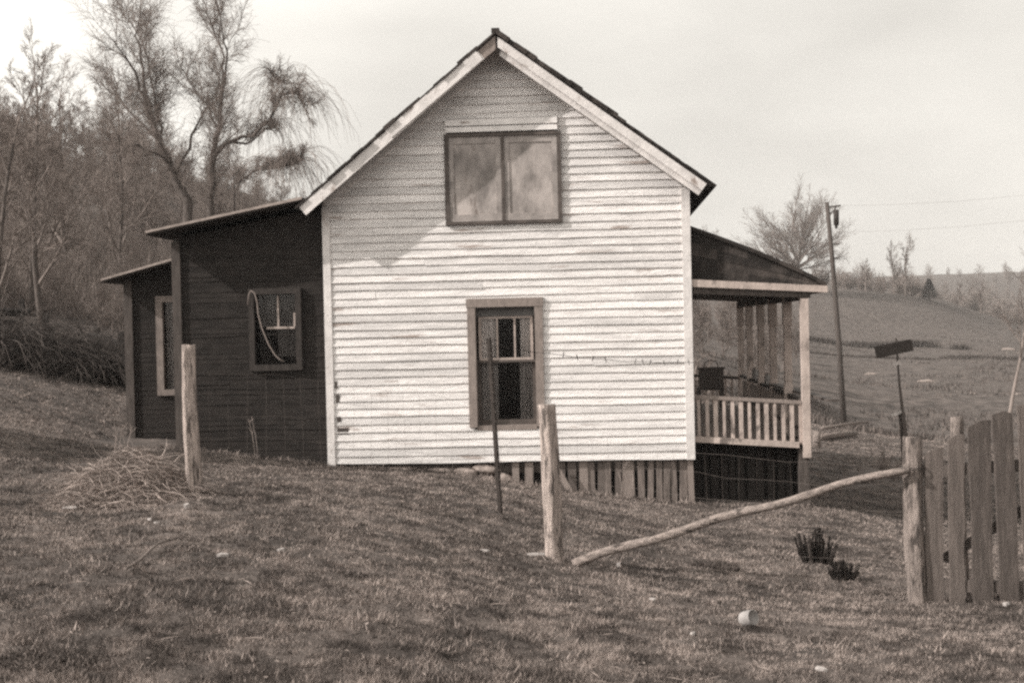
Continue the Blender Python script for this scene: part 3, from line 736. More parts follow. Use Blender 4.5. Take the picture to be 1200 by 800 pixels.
tag(b.build('woven_wire_fence', M['wire']), 'thin rusty woven wire strung between the wooden posts', 'wire fence')
b = MB(); bw = strand(P(574, 404, 12.5), P(820, 424, 17.3), .002, .06)
b.tube(bw, [.0025] * len(bw), 4, False)
for i, t in enumerate((.28, .34, .41, .47, .62, .66, .7, .78, .86, .93)):
    k = t * 14; v = bw[int(k)].lerp(bw[int(k) + 1], k - int(k)); sgn = 1 if i % 2 else -1
    b.tube([v + Vector((-.008 * sgn, 0, .03)), v + Vector((.008 * sgn, 0, -.03))], [.006, .004], 4)
tag(b.build('barbed_wire', M['iron']), 'loose barbed wire strand hanging in front of the white gable wall', 'wire')
# picket gate
o0 = P(1076, 706, 9.85); gate = thing('picket_gate', (o0[0], o0[1], g1(o0[0], o0[1])), 'weathered grey picket gate with uneven slanted tops at the right edge', 'gate')
gl_ = lambda px, py, D: Vector([float(q) for q in P(px, py, D)]) - Vector(gate.location)
pk = [(1084, 1105, 1086, 1106, 524, 706, -9), (1111, 1130, 1114, 1131, 509, 709, -6), (1135, 1161, 1143, 1165, 492, 710, -8), (1163, 1187, 1174, 1196, 484, 709, -2), (1192, 1216, 1203, 1226, 478, 711, 3), (1222, 1246, 1233, 1256, 482, 712, -6)]
rs = random.Random(2)
for i, (a0, a1, b0, b1, t, bo, sl) in enumerate(pk):
    D = 9.80 - .045 * i
    tl, tr_ = gl_(a0, t - sl, D), gl_(a1, t, D); bl, br = gl_(b0, bo, D), gl_(b1, bo, D)
    tm = (tl + tr_) / 2 + Vector((.01, 0, .02))
    b = MB(); n = 14; vs = []
    for k in range(n + 1):
        s = k / n; w_ = .010 * mnoise.noise(Vector((s * 4, i * 3.3, 0))) + .004 * mnoise.noise(Vector((s * 17, i * 3.3, 0)))
        l = bl.lerp(tl, s) + Vector((w_, 0, 0)); r_ = br.lerp(tr_, s) + Vector((-.010 * mnoise.noise(Vector((s * 5, i * 5.1 + 9, 0))), 0, 0))
        for p in (l, r_): vs += [p, p + Vector((0, .024, 0))]
    fs = []
    for k in range(n):
        a_ = k * 4; e_ = a_ + 4
        fs += [(a_, a_+2, e_+2, e_), (a_+2, a_+3, e_+3, e_+2), (a_+3, a_+1, e_+1, e_+3), (a_+1, a_, e_, e_+1)]
    fs += [(0, 1, 3, 2)]
    c_ = len(vs); vs += [tm, tm + Vector((0, .024, 0))]; a_ = n * 4
    fs += [(a_, a_+2, c_), (a_+3, a_+1, c_+1), (a_+2, a_+3, c_+1, c_), (a_+1, a_, c_, c_+1)]
    b.add(vs, fs, rs.random()); b.build('picket', M['picket'], gate)
for (y0, y1) in ((553, 540), (684, 690)):
    b = MB(); b.bar(gl_(1078, y0, 9.86), gl_(1262, y1, 9.62), .05, .085); b.build('gate_rail', M['picket'], gate)
b = MB(); b.bar(gl_(1105, 655, 9.87), gl_(1255, 562, 9.66), .03, .07); b.build('gate_brace', M['picket'], gate)
post(0, (1130, 700), (1120, 488), 10.25, .052, .048, 'thin round post standing behind the second picket of the gate', M['postbark'], 3.7, [(.05, -1), (.7, -.7), (1, 0), (.7, .7), (0, 1), (-.7, .7), (-1, 0), (-.7, -.7)])
# tie wire round the gate post
b = MB(); q = P(1071, 548, 9.85)
for dz in (0, .012): b.tube([Vector((float(q[0]) + .086 * math.cos(t), float(q[1]) + .086 * math.sin(t), float(q[2]) + dz + .006 * math.sin(t))) for t in np.linspace(0, 6.283, 19)], [.003] * 19, 4, False)
tag(b.build('tie_wire', M['iron']), 'twist of dark wire wound round the gate post', 'wire')

# ------------------------------------------------------------------ things in the yard
def on_ground(o, px, py):
    p = G(px, py); o.location = [float(q) for q in p]; return p
# brush heap
base = G(150, 588); b = MB(); rs = random.Random(9)
for i in range(2600):
    a = rs.uniform(0, 6.283); rr_ = rs.random() ** .6; x, y = .62 * rr_ * math.cos(a) , .5 * rr_ * math.sin(a)
    hz = .41 * (1 - rr_ ** 2) * rs.uniform(.2, 1.05); z = g1(base[0] + x, base[1] + y) - base[2] + hz
    dd = rs.uniform(0, 6.283); L_ = rs.uniform(.10, .5); d = Vector((math.cos(dd), math.sin(dd), rs.uniform(-.2, .7))).normalized(); pts = []; p = Vector((x, y, z)) - d * L_ * .3
    for k in range(6):
        gz_ = g1(base[0] + p.x, base[1] + p.y) - base[2]
        pts.append(Vector((p.x, p.y, max(p.z, gz_ + .005)))); p = p + d * L_ / 5; d = (d + Vector((rs.uniform(-.3, .3), rs.uniform(-.3, .3), rs.uniform(-.4, .05)))).normalized()
    b.tube(pts, [.0024, .0024, .0022, .002, .0016, .001], 3, False, tone=rs.random())
o = b.build('brush_heap', M['dead']); o.location = [float(q) for q in base]; tag(o, 'tangled heap of dead straw and vines beside the left fence post', 'brush heap')
# shrubs
def tuft(name, px, py, w, h, n, m, label, cat, seed, lean=0, rad=.0035):
    rs = random.Random(seed); p = G(px, py); b = MB()
    for i in range(n):
        a = rs.uniform(0, 6.283); r_ = rs.random() ** .5 * w; x, y = r_ * math.cos(a), r_ * math.sin(a) * .7
        z = g1(p[0] + x, p[1] + y) - p[2] - .01; hh = h * rs.uniform(.4, 1.05) * (1 - .35 * (r_ / w) ** 2)
        d = Vector((x * .5 / w * .6 + lean + rs.uniform(-.12, .12), y * .4 / w + rs.uniform(-.12, .12), 1))
        pts = [Vector((x, y, z)) + d * hh * t + Vector((rs.uniform(-.01, .01), rs.uniform(-.01, .01), 0)) * (t > 0) for t in (0, .35, .7, 1)]
        b.tube(pts, [rad, rad * 1.3, rad, rad * .4], 4, False, tone=rs.random())
    o = b.build(name, m); o.location = [float(q) for q in p]; return tag(o, label, cat)
def needles(name, px, py, w, h, n, m, label, cat, seed):
    rs = random.Random(seed); p = G(px, py); root = thing(name, p, label, cat)
    bs, bl_ = MB(), MB()
    for i in range(n):
        x = rs.uniform(-w, w); y = rs.uniform(-w * .6, w * .6); z0 = g1(p[0] + x, p[1] + y) - p[2] - .01
        hh = h * rs.uniform(.35, 1) * (1 - .3 * abs(x / w)); tip = Vector((x * 1.15, y * 1.1, z0 + hh))
        bs.tube([(x * .7, y * .7, z0), tip], [.005, .002], 4, False)
        for k in range(int(90 * hh / .25)):
            t = rs.uniform(.12, 1); c_ = Vector((x * .7, y * .7, z0)).lerp(tip, t); a = rs.uniform(0, 6.283)
            d = Vector((math.cos(a), math.sin(a), rs.uniform(.4, 1.4))).normalized() * rs.uniform(.018, .04) * (1.2 - .5 * t); s = d.cross(Vector((.3, .2, 1))).normalized() * .0075
            bl_.add([c_ - s, c_ + s, c_ + d], [(0, 1, 2)], rs.random())
    bs.build('stem', M['deaddark'], root); bl_.build('foliage', m, root); return root
needles('cedar_seedling', 955, 660, .165, .37, 60, M['bush'], 'small dark bristly cedar seedling growing left of the picket gate', 'shrub', 3)
needles('juniper_clump', 988, 680, .11, .19, 60, M['bush'], 'low dark clump just right of and below the small cedar seedling', 'shrub', 4)
tuft('dead_weed', 838, 668, .20, .10, 420, M['deadmid'], 'low dark dead weed clump below the slanting pole', 'weed', 6)
tuft('dead_weed', 60, 775, .24, .045, 900, M['deadmid'], 'dark flattened weed clump in the lower left foreground', 'weed', 7)
tuft('dead_weed', 425, 676, .12, .03, 320, M['deaddark'], 'small dark weed patch in the middle of the foreground slope', 'weed', 8)
tuft('dead_weed', 565, 640, .26, .045, 700, M['deadmid'], 'dark low weed patch left of the pale peeling post', 'weed', 18)
def stalks(px, py, h, n, label, seed, m='dead'):
    rs = random.Random(seed); p = G(px, py); b = MB()
    for i in range(n):
        x, y = rs.uniform(-.1, .1), rs.uniform(-.06, .06); hh = h * rs.uniform(.6, 1); lx = rs.uniform(-.12, .12); pts = [Vector((x + lx * t * t * hh * 2, y, hh * t - .02)) for t in (0, .3, .6, 1)]
        b.tube(pts, [.005, .004, .0035, .0025], 4, False)
        for k in range(3):
            t = rs.uniform(.5, .95); q = pts[2].lerp(pts[3], max(0, (t - .6) / .4)); b.tube([q, q + Vector((rs.uniform(-.08, .08), 0, rs.uniform(.04, .1)))], [.003, .002], 3, False)
    o = b.build('weed_stalks', M[m]); o.location = [float(q) for q in p]; tag(o, label, 'weed', 'dead weed stalks by the house')
stalks(308, 538, .62, 2, 'tall pale dead stalks in front of the lean-to, under its window', 1)
stalks(346, 540, .5, 2, 'dead stalks in front of the lean-to, nearer the white corner board', 2)
stalks(140, 545, .5, 5, 'pale dead stalks rising behind the brush heap at the low lean-to', 3)
stalks(735, 585, .55, 4, 'dead stalks before the middle of the slatted skirting', 4)
stalks(478, 548, .28, 3, 'short dead stalks under the left half of the gable wall', 5)
# dropped stick
def stick(pts, r, label, m='dead'):
    b = MB(); v = [G(*q) for q in pts]; v = [Vector([float(t) for t in q]) + Vector((0, 0, r + .022)) for q in v]
    b.tube(v, [r * (1 - .5 * i / len(v)) for i in range(len(v))], 6); tag(b.build('stick', M[m], None, True), label, 'stick')
stick([(148, 673), (165, 662), (178, 650), (186, 644), (210, 637)], .011, 'crooked pale stick lying on the grass below the brush heap', 'pole')
stick([(70, 580), (95, 576), (135, 582)], .012, 'thin stick lying along the foot of the brush heap')
# litter
def chip(px, py, L_, W, H, rz, name, label, cat, grp, m='paper', seed=0):
    rs = random.Random(seed + int(px)); b = MB(); n = 6; vs = []
    L_ *= .8; W *= .7; H *= .6
    for k in range(n):
        a = 6.283 * k / n; vs.append((L_ / 2 * math.cos(a) * rs.uniform(.8, 1.1), W / 2 * math.sin(a) * rs.uniform(.7, 1.1), rs.uniform(0, H * .5)))
    b.prism(vs, (0, 0, H)); o = b.build(name, M[m]); p = on_ground(o, px, py); o.location.z += .012; o.rotation_euler = (rs.uniform(-.2, .2), rs.uniform(-.2, .2), rz); tag(o, label, cat, grp)
W_ = 'pale wood chips on the grass'
chip(82, 599, .17, .035, .02, -.2, 'wood_chip', 'long white wood splinter left of the brush heap foot', 'wood chip', W_)
chip(219, 598, .07, .06, .05, .8, 'wood_chip', 'white wood chip at the foot of the left fence post', 'wood chip', W_)
chip(175, 612, .06, .03, .02, -.8, 'wood_chip', 'small white chip in front of the brush heap, left of a pair', 'wood chip', W_)
chip(184, 617, .05, .03, .02, .3, 'wood_chip', 'small white chip in front of the brush heap, right of a pair', 'wood chip', W_)
chip(262, 655, .10, .05, .025, .3, 'wood_chip', 'pale chip lying right of the crooked stick', 'wood chip', W_)
chip(329, 648, .07, .03, .02, .5, 'wood_chip', 'little pale chip between the two fence posts', 'wood chip', W_)
chip(627, 653, .18, .05, .03, -.2, 'wood_chip', 'white splinter lying against the foot of the pale peeling post', 'wood chip', W_)
chip(568, 649, .11, .04, .02, -.2, 'wood_chip', 'pale chip a step left of the pale peeling post', 'wood chip', W_)
chip(725, 666, .05, .045, .04, .1, 'wood_chip', 'round white chip in front of the low end of the slanting pole', 'wood chip', W_)
chip(765, 707, .06, .03, .02, -.6, 'wood_chip', 'thin pale chip left of the white can', 'wood chip', W_)
chip(962, 789, .09, .04, .02, -.4, 'wood_chip', 'pale chip at the bottom right of the foreground', 'wood chip', W_)
chip(812, 746, .04, .03, .02, .2, 'wood_chip', 'tiny pale chip left below the white can', 'wood chip', W_)
chip(1180, 712, .08, .05, .03, .2, 'wood_chip', 'pale chip under the right end of the picket gate', 'wood chip', W_)
cn = thing('tin_can', G(877, 735), 'dented white tin can lying on the foreground grass', 'can')
b = MB(); b.lathe([(0, -.048), (.030, -.047), (.041, -.041), (.046, -.030), (.047, 0), (.045, .030), (.046, .038), (.044, .043), (.040, .042), (.038, .03), (0, .02)], 22)
o = b.build('can_body', M['can'], cn, True); o.rotation_euler = (R(72), R(15), R(35)); o.location = (0, 0, .05)

# ------------------------------------------------------------------ beyond the porch
def pole_round(pts, r0, r1, name, m, label, cat, n=10):
    pts = [Vector([float(t) for t in q]) for q in pts]; b = MB(); k = len(pts)
    b.tube(pts, [r0 + (r1 - r0) * i / (k - 1) for i in range(k)], n); return tag(b.build(name, m, None, True), label, cat)
o = thing('log_round', G(950, 522, 15), 'pale upright log round standing just past the porch corner', 'log')
b = MB(); b.tube([(0, 0, -.1), (0, 0, .2), (.01, 0, .36)], [.095, .09, .085], 16, True, .08); b.build('log', M['pole'], o, True)
o.location = [float(q) for q in G(957, 524, 19)]
b = MB(); q0, q1 = G(962, 517, 20), G(1003, 511, 20); q0 = Vector([float(t) for t in q0]); q1 = Vector([float(t) for t in q1])
b.tube([q0 + Vector((0, 0, .07)), q0.lerp(q1, .5) + Vector((0, 0, .09)), q1 + Vector((0, 0, .07))], [.07, .075, .065], 14, True, .08); tag(b.build('fallen_log', M['pole'], None, True), 'thick pale log lying on the ground behind the upright log round', 'log')
b = MB(); e0 = q0 + Vector((.05, .1, .28)); e1 = Vector([float(t) for t in P(1018, 494, float(q1[1]))])
b.tube([e0, e0.lerp(e1, .5) + Vector((0, 0, .02)), e1], [.04, .035, .03], 8); tag(b.build('bare_pole', M['pole'], None, True), 'thin bare pole propped over the fallen log', 'pole')
# sign board on a thin pole
sp0 = P(1062, 560, 19); sp0 = np.array([sp0[0], sp0[1], g1(sp0[0], sp0[1])]); sg = thing('board_sign', sp0, 'dark blank tilted board on a thin crooked pole beyond the gate post', 'sign')
lo = lambda px, py, D=19: Vector([float(q) for q in P(px, py, D)]) - Vector([float(q) for q in sp0])
b = MB(); b.tube([Vector((0, 0, -.2)), lo(1060, 500), lo(1054, 450), lo(1050, 396)], [.04, .03, .016, .012], 8); b.build('pole', M['utility'], sg, True)
b = MB(); b.tube([lo(1056, 480, 19.1), lo(1060, 520, 19.1), lo(1062, 565, 19.1)], [.045, .05, .06], 8); b.build('stub_post', M['utility'], sg, True)
b = MB(); a, e = lo(1026, 413, 18.94), lo(1069, 404, 18.94); b.bar(a, e, .03, .165, (0, 0, 1)); b.build('board', M['signboard'], sg)
b = MB(); b.bar(lo(1046, 428, 18.95), lo(1055, 424, 18.95), .03, .05); b.bar(lo(1044, 487, 18.97), lo(1056, 482, 18.97), .03, .04); b.build('tied_rag', M['paper'], sg)
# utility pole
ub = P(990, 498, 60); ub = np.array([ub[0], ub[1], g1(ub[0], ub[1])]); up_ = thing('utility_pole', ub, 'leaning dark utility pole rising behind the porch corner', 'utility pole')
lo = lambda px, py, D=60: Vector([float(q) for q in P(px, py, D)]) - Vector([float(q) for q in ub])
b = MB(); b.tube([Vector((0, 0, -.5)), lo(983, 400), lo(975, 300), lo(969, 237)], [.135, .12, .105, .09], 12); b.build('pole', M['utility'], up_, True)
b = MB(); b.bar(lo(971, 243), lo(985, 241), .08, .08); b.tube([lo(971, 252), lo(978, 246), lo(980, 242)], [.03] * 3, 6); b.build('bracket', M['utility'], up_)
b = MB(); b.tube([lo(980, 264), lo(980, 246)], [.12, .12], 12); b.tube([lo(980, 268), lo(980, 263)], [.05, .08], 8); b.build('transformer', M['iron'], up_, True)
b = MB(); b.bar(lo(972, 287), lo(984, 286), .06, .06); b.bar(lo(974, 303), lo(984, 303), .05, .05); b.build('cable_bracket', M['utility'], up_)
for (a, c, lab) in (((985, 241), (1420, 196), 'thin power line running right from the top of the utility pole'), ((984, 272), (1420, 224), 'thin lower power line running right from the utility pole')):
    p0, p1 = P(a[0], a[1], 60), P(c[0], c[1], 52 if c[0] > 900 else 75); pts = strand(p0, p1, sagz=.35, n=20)
    b = MB(); b.tube(pts, [.0034] * len(pts), 4, False); tag(b.build('power_line', M['wire']), lab, 'power line', 'power lines')
# pale scraps on the field
for (px, py, L_, lab) in ((1020, 439, 1.5, 'pale flat stone on the field left of the dark board'), (1086, 448, 1.6, 'pale flat stone on the field right of the dark board'), (1140, 461, .5, 'small pale stone on the field above the pickets'), (1193, 462, .6, 'pale stone on the field at the right edge'), (1180, 410, 2.6, 'pale slab by the creek bank at the right edge')):
    o = rock(L_ * .36, .3, .07 * L_ + .04, px * .1, M['stone'], 'field_stone', None, 3); on_ground(o, px, py); tag(o, lab, 'stone', 'pale stones on the field')

# ------------------------------------------------------------------ TREES
def limb(b, pts, r0, r1, n):
    k = len(pts); b.tube(pts, [r0 + (r1 - r0) * (i / (k - 1)) ** .8 for i in range(k)], n, False)
def grow(bt, bc, p, d, L_, r, lev, rs, K):
    """recursive bare branching; bt trunk mesh, bc crown mesh"""
    seg = K['seg'][min(lev, len(K['seg']) - 1)]; pts = [p.copy()]; q = p.copy(); dd = d.copy()
    for i in range(seg):
        w = K['wig'] * (.5 + .5 * min(lev, 2))
        dd = (dd + Vector((rs.gauss(0, w), rs.gauss(0, w), rs.gauss(0, w * .7) + K['trop'][min(lev, len(K['trop']) - 1)]))).normalized()
        q = q + dd * (L_ / seg); pts.append(q.copy())
    r1 = max(r * K['taper'], K['rmin'] * .6)
    limb(bt if lev == 0 else bc, pts, r, r1, (9, 6, 4, 3, 3, 3)[lev])
    if lev >= K['lev']: return
    nch = K['n'][lev]
    for c in range(nch):
        t = K['t0'][lev] + (1 - K['t0'][lev]) * (c + rs.random()) / nch; i = min(int(t * seg), seg - 1); s = pts[i].lerp(pts[i + 1], t * seg - i)
        ax = (pts[i + 1] - pts[i]).normalized(); an = rs.uniform(0, 6.283); side = ax.orthogonal().normalized(); side = Matrix.Rotation(an, 3, ax) @ side
        sp = K['ang'][lev] * rs.uniform(.7, 1.3); nd = (ax * math.cos(sp) + side * math.sin(sp)).normalized()
        rr = (r + (r1 - r) * t) * rs.uniform(.45, .7)
        grow(bt, bc, s, nd, L_ * K['len'][lev] * rs.uniform(.65, 1.15) * (1.1 - .45 * t), max(rr, K['rmin']), lev + 1, rs, K)
    if lev <= 1:
        grow(bt, bc, pts[-1], dd, L_ * K['len'][lev] * .8, max(r1 * .8, K['rmin']), lev + 1, rs, K)
K_up = dict(seg=[8, 6, 5, 4, 3], wig=.10, trop=[.02, .08, .06, .04, .0], taper=.35, rmin=.005, lev=4, n=[13, 8, 7, 6], t0=[.25, .2, .15, .15], ang=[.75, .7, .7, .7], len=[.42, .5, .5, .55])
K_rnd = dict(seg=[6, 6, 5, 4, 3], wig=.09, trop=[.0, .06, .05, .03, .02], taper=.4, rmin=.005, lev=4, n=[10, 8, 7, 5], t0=[.28, .15, .2, .2], ang=[.75, .6, .6, .6], len=[.85, .5, .48, .5])
K_wood = dict(seg=[6, 5, 4, 3, 2], wig=.11, trop=[.02, .07, .05, .03, .0], taper=.35, rmin=.006, lev=4, n=[13, 9, 7, 6], t0=[.08, .15, .15, .15], ang=[.7, .7, .8, .8], len=[.48, .55, .55, .6])
K_bush = dict(seg=[3, 4, 4, 3], wig=.16, trop=[.0, .05, .03, .0], taper=.4, rmin=.006, lev=3, n=[9, 7, 6], t0=[.0, .1, .2], ang=[.7, .7, .8], len=[1.6, .6, .5])
def tree(name, base, h, r, seed, K, label, cat='tree', group=None, lean=(0, 0), mt='bark', mc='twig', sink=.3):
    rs = random.Random(seed); root = thing(name, base, label, cat, group)
    bt, bc = MB(), MB(); grow(bt, bc, Vector((0, 0, -sink)), Vector((lean[0], lean[1], 1)).normalized(), h, r, 0, rs, K)
    bt.build('trunk', M[mt], root, True); bc.build('crown', M[mc], root); return root
def gpt(px, D, py=400):
    p = P(px, py, D); return np.array([p[0], p[1], g1(p[0], p[1])])
# three upright trees at the left, behind the rails
tree('bare_tree', gpt(50, 33), 5.2, .10, 101, K_up, 'tall bare tree with forked trunk behind the dark rails, second from the left edge', lean=(-.02, 0))
tree('bare_tree', gpt(37, 35), 4.6, .075, 102, K_up, 'bare tree close left of the forked trunk behind the dark rails', lean=(-.05, 0))
tree('bare_tree', gpt(-6, 31), 4.6, .085, 103, K_up, 'bare tree at the very left edge behind the dark rails', lean=(.08, 0))
tree('bare_tree', gpt(143, 40), 5.4, .075, 104, K_up, 'slender bare tree above the low lean-to roof', lean=(-.06, 0))
tree('bare_tree', gpt(80, 42), 5.0, .08, 105, K_up, 'thin bare tree between the forked tree and the low lean-to', lean=(.03, 0))
# weeping willow pair, limbs laid out then grown
def willow(name, basepx, D, limbs, label, seed, twl, n_tw):
    rs = random.Random(seed); b0 = gpt(basepx, D); root = thing(name, b0, label, 'tree', 'old willows behind the lean-to'); bv = Vector([float(q) for q in b0])
    bt, bc = MB(), MB()
    K = dict(seg=[5, 5, 5, 5], wig=.12, trop=[.05, .13, .05, -.05], taper=.4, rmin=.005, lev=3, n=[5, 8, 7], t0=[.2, .15, .1], ang=[.6, .6, .7], len=[.5, .65, .9])
    for j, (pts, r0, r1, yo) in enumerate(limbs):
        v = []; m = len(pts)
        for i, (px, py) in enumerate(pts):
            q = Vector([float(t) for t in P(px, py, D + yo * (i / (m - 1)))]) - bv; v.append(q)
        if j == 0 or pts[0][1] > 255: v[0] = Vector((v[0].x, v[0].y, g1(v[0].x + bv.x, v[0].y + bv.y) - bv.z - .3))
        fine = [v[0]]
        for a_, e_ in zip(v[:-1], v[1:]):
            for k in (1, 2, 3):
                fine.append(a_.lerp(e_, k / 3) + Vector((rs.gauss(0, .03), rs.gauss(0, .05), rs.gauss(0, .03))))
        limb(bt, fine, r0 * .62, r1 * .62, 8); K['lev'] = 3
        tot = sum((a_ - e_).length for a_, e_ in zip(v[:-1], v[1:]))
        arch = pts[-1][0] > 300; tl = twl * (.5 if arch else 1)
        for c in range(int(tot * 4.4 * n_tw)):
            t = rs.uniform(.15, 1.0); i = min(int(t * (len(fine) - 1)), len(fine) - 2); s = fine[i].lerp(fine[i + 1], t * (len(fine) - 1) - i)
            ax = (fine[i + 1] - fine[i]).normalized(); side = Matrix.Rotation(rs.uniform(0, 6.283), 3, ax) @ ax.orthogonal().normalized()
            nd = (ax * .6 + side * rs.uniform(.4, 1.0) + Vector((0, 0, .25))).normalized()
            grow(bt, bc, s, nd, rs.uniform(.5, 1.0) * tl, .014, 1, rs, K)
        top = max(range(len(fine)), key=lambda q: fine[q].z)
        for c in range(int(26 * tot * n_tw * (1.7 if arch else .35))):
            t = rs.uniform(.55 if arch else .3, 1.0); i = min(int(t * (len(fine) - 1)), len(fine) - 2); p = fine[i].lerp(fine[i + 1], rs.random())
            a = rs.uniform(0, 6.283); d = Vector((math.cos(a), math.sin(a), rs.uniform(.2, 1.6))).normalized(); gv = rs.uniform(.45, .8) if arch else rs.uniform(.1, .5); L_ = rs.uniform(.5, 2.0) * twl / (.85 if arch else 1.4); st = [p]
            for k in range(6):
                st.append(st[-1] + d * L_ / 6); d = (d + Vector((rs.gauss(0, .16), rs.gauss(0, .16), -gv))).normalized()
            bc.tube(st, [.008, .006, .005, .005, .004, .004, .003], 3, False)
    bt.build('trunk', M['bark'], root, True); bc.build('crown', M['twig'], root); return root
willow('willow_tree', 222, 46, [
    ([(226, 285), (219, 236), (203, 203), (184, 160), (174, 135)], .30, .17, 0),
    ([(176, 140), (168, 112), (160, 90), (150, 70), (131, 47)], .13, .03, -1),
    ([(180, 150), (172, 105), (166, 70), (160, 40), (166, 8)], .12, .025, 1),
    ([(190, 172), (186, 140), (178, 100), (172, 60), (150, 22)], .10, .02, 2),
    ([(203, 203), (194, 186), (160, 168), (142, 176)], .09, .03, -2),
    ([(205, 206), (226, 160), (240, 128), (252, 118)], .10, .03, 1.5),
    ([(178, 158), (150, 130), (135, 108), (122, 92)], .08, .02, 1)], 'large old bare willow with leaning split trunk behind the lean-to roof', 5, 1.5, .85)
willow('willow_tree', 250, 45, [
    ([(244, 290), (248, 230), (250, 182), (256, 150), (263, 95)], .24, .10, 0),
    ([(263, 97), (262, 70), (250, 35), (236, 6)], .08, .02, 1),
    ([(263, 95), (266, 60), (258, 25), (250, -2)], .07, .018, -1),
    ([(250, 184), (268, 166), (295, 160), (315, 142), (330, 112), (350, 108), (360, 135)], .13, .02, -1.5),
    ([(266, 166), (290, 168), (310, 152), (325, 150)], .08, .02, 1.5),
    ([(270, 262), (276, 215), (300, 200), (330, 196), (352, 190)], .09, .02, -2),
    ([(255, 150), (240, 120), (225, 100), (212, 78)], .06, .018, 1),
    ([(315, 142), (335, 100), (322, 92)], .05, .015, 1)], 'bare weeping willow with long arching limb above the lean-to roof', 6, 1.3, 1.0)
# wood on the hillside
wood = [tree('woodland_tree', (0, 0, 0), h, .10, 200 + i, K_wood, 'bare tree in the leafless wood on the left hillside', 'tree', 'bare trees in the hillside wood', mt='farbark') for i, h in enumerate((5.2, 4.4, 6.0, 3.6))]
rs = random.Random(77); spots = []
for i in range(200):
    D = rs.uniform(34, 124) if i % 5 else rs.uniform(32, 60); px = rs.uniform(-70, 400 if D > 50 else 170); spots.append((px, D))
spots.sort(key=lambda q: q[1])
for i, (px, D) in enumerate(spots):
    o = wood[i] if i < 4 else copy_tree(wood[i % 4])
    o.location = [float(q) for q in gpt(px, D)]; o.rotation_euler.z = rs.uniform(0, 6.28); s = rs.uniform(.55, .95) * (.7 if px > 270 else .8) * (.38 if D < 55 else 1); o.scale = (s * 1.15, s * 1.15, s)
# brushy trees seen behind and through the porch
tree('crooked_tree', gpt(812, 34), 1.7, .12, 301, dict(K_rnd, wig=.22, trop=[0, -.01, 0, 0, 0]), 'crooked bare tree seen through the porch, left of the chair', mt='bark', lean=(.15, 0))
sc_ = [tree('thicket_tree', (0, 0, 0), 3.4, .07, 310 + i, K_wood, 'bare thicket tree seen through the porch', 'tree', 'thicket trees behind the porch', mt='farbark') for i in range(2)]
rs = random.Random(5)
for i in range(26):
    o = sc_[i] if i < 2 else copy_tree(sc_[i % 2]); o.location = [float(q) for q in gpt(rs.uniform(770, 935), rs.uniform(62, 150))]; o.rotation_euler.z = rs.uniform(0, 6); s = rs.uniform(.7, 1.1); o.scale = (s, s, s)
rs = random.Random(8); rb = gpt(937, 225); rtree = thing('round_tree', rb, 'broad round crowned bare tree on the hill behind the porch roof', 'tree'); bt, bc = MB(), MB()
tv_ = [Vector((0, 0, -.4)), Vector((.1, 0, 2.2)), Vector((.0, .1, 4.2)), Vector((.1, .1, 6.0))]; limb(bt, tv_, .42, .22, 9)
KR = dict(K_rnd, rmin=.017, wig=.08, trop=[0, .03, .03, .02, .0], len=[.6, .5, .5, .5], n=[8, 11, 8, 5], t0=[.3, .18, .12, .1], ang=[.7, .6, .65, .7], seg=[6, 7, 5, 4, 3])
for c in range(22):
    f = (c + .5) / 22; pol = math.acos(1 - .93 * f); az = c * 2.39996; d = Vector((math.sin(pol) * math.cos(az), math.sin(pol) * math.sin(az), math.cos(pol) + .12)).normalized()
    grow(bt, bc, tv_[3].lerp(tv_[2], f), d, (9.6 + rs.uniform(-1, .6)) * (1 - .1 * f), .15, 1, rs, KR)
bt.build('trunk', M['bark'], rtree, True); bc.build('crown', M['twig'], rtree, True)
tree('low_tree', gpt(828, 215), 6.2, .25, 402, dict(K_rnd, rmin=.018), 'rounded bare treetop showing just above the porch roof beside the house wall')
for i, (px, D, h, lab) in enumerate(((1062, 235, 9, 'tall thin bare tree on the ridge, right of a pair'), (1049, 238, 7.6, 'tall thin bare tree on the ridge, left of a pair'), (1016, 245, 5, 'small bare tree on the ridge right of the utility pole'), (1150, 250, 4.5, 'small bare tree on the far slope at right'), (1128, 255, 4, 'small bare tree on the far slope right of the conifer'))):
    tree('ridge_tree', gpt(px, D), h, .16, 410 + i, dict(K_up, rmin=.010, len=[.28, .5, .5, .5]), lab, group='bare trees on the ridge', mc='twig', mt='farbark')
tree('pale_tree', gpt(1174, 40), 4.6, .075, 430, dict(K_up, wig=.05, t0=[.6, .2, .2, .2], n=[7, 5, 4, 4]), 'leaning pale trunked bare tree at the right edge', lean=(.16, 0), mt='palebark')
# thin wood on the far ridge
rs = random.Random(91)
for i in range(60):
    o = copy_tree(wood[i % 4]); px = rs.uniform(960, 1230); D = rs.uniform(330, 620); o['label'] = 'bare tree in the thin wood along the farthest ridge'; o['group'] = 'bare trees on the farthest ridge'
    o.location = [float(q) for q in gpt(px, D)]; o.rotation_euler.z = rs.uniform(0, 6); q = rs.uniform(.6, 1.3); o.scale = (q * 1.3, q * 1.3, q)
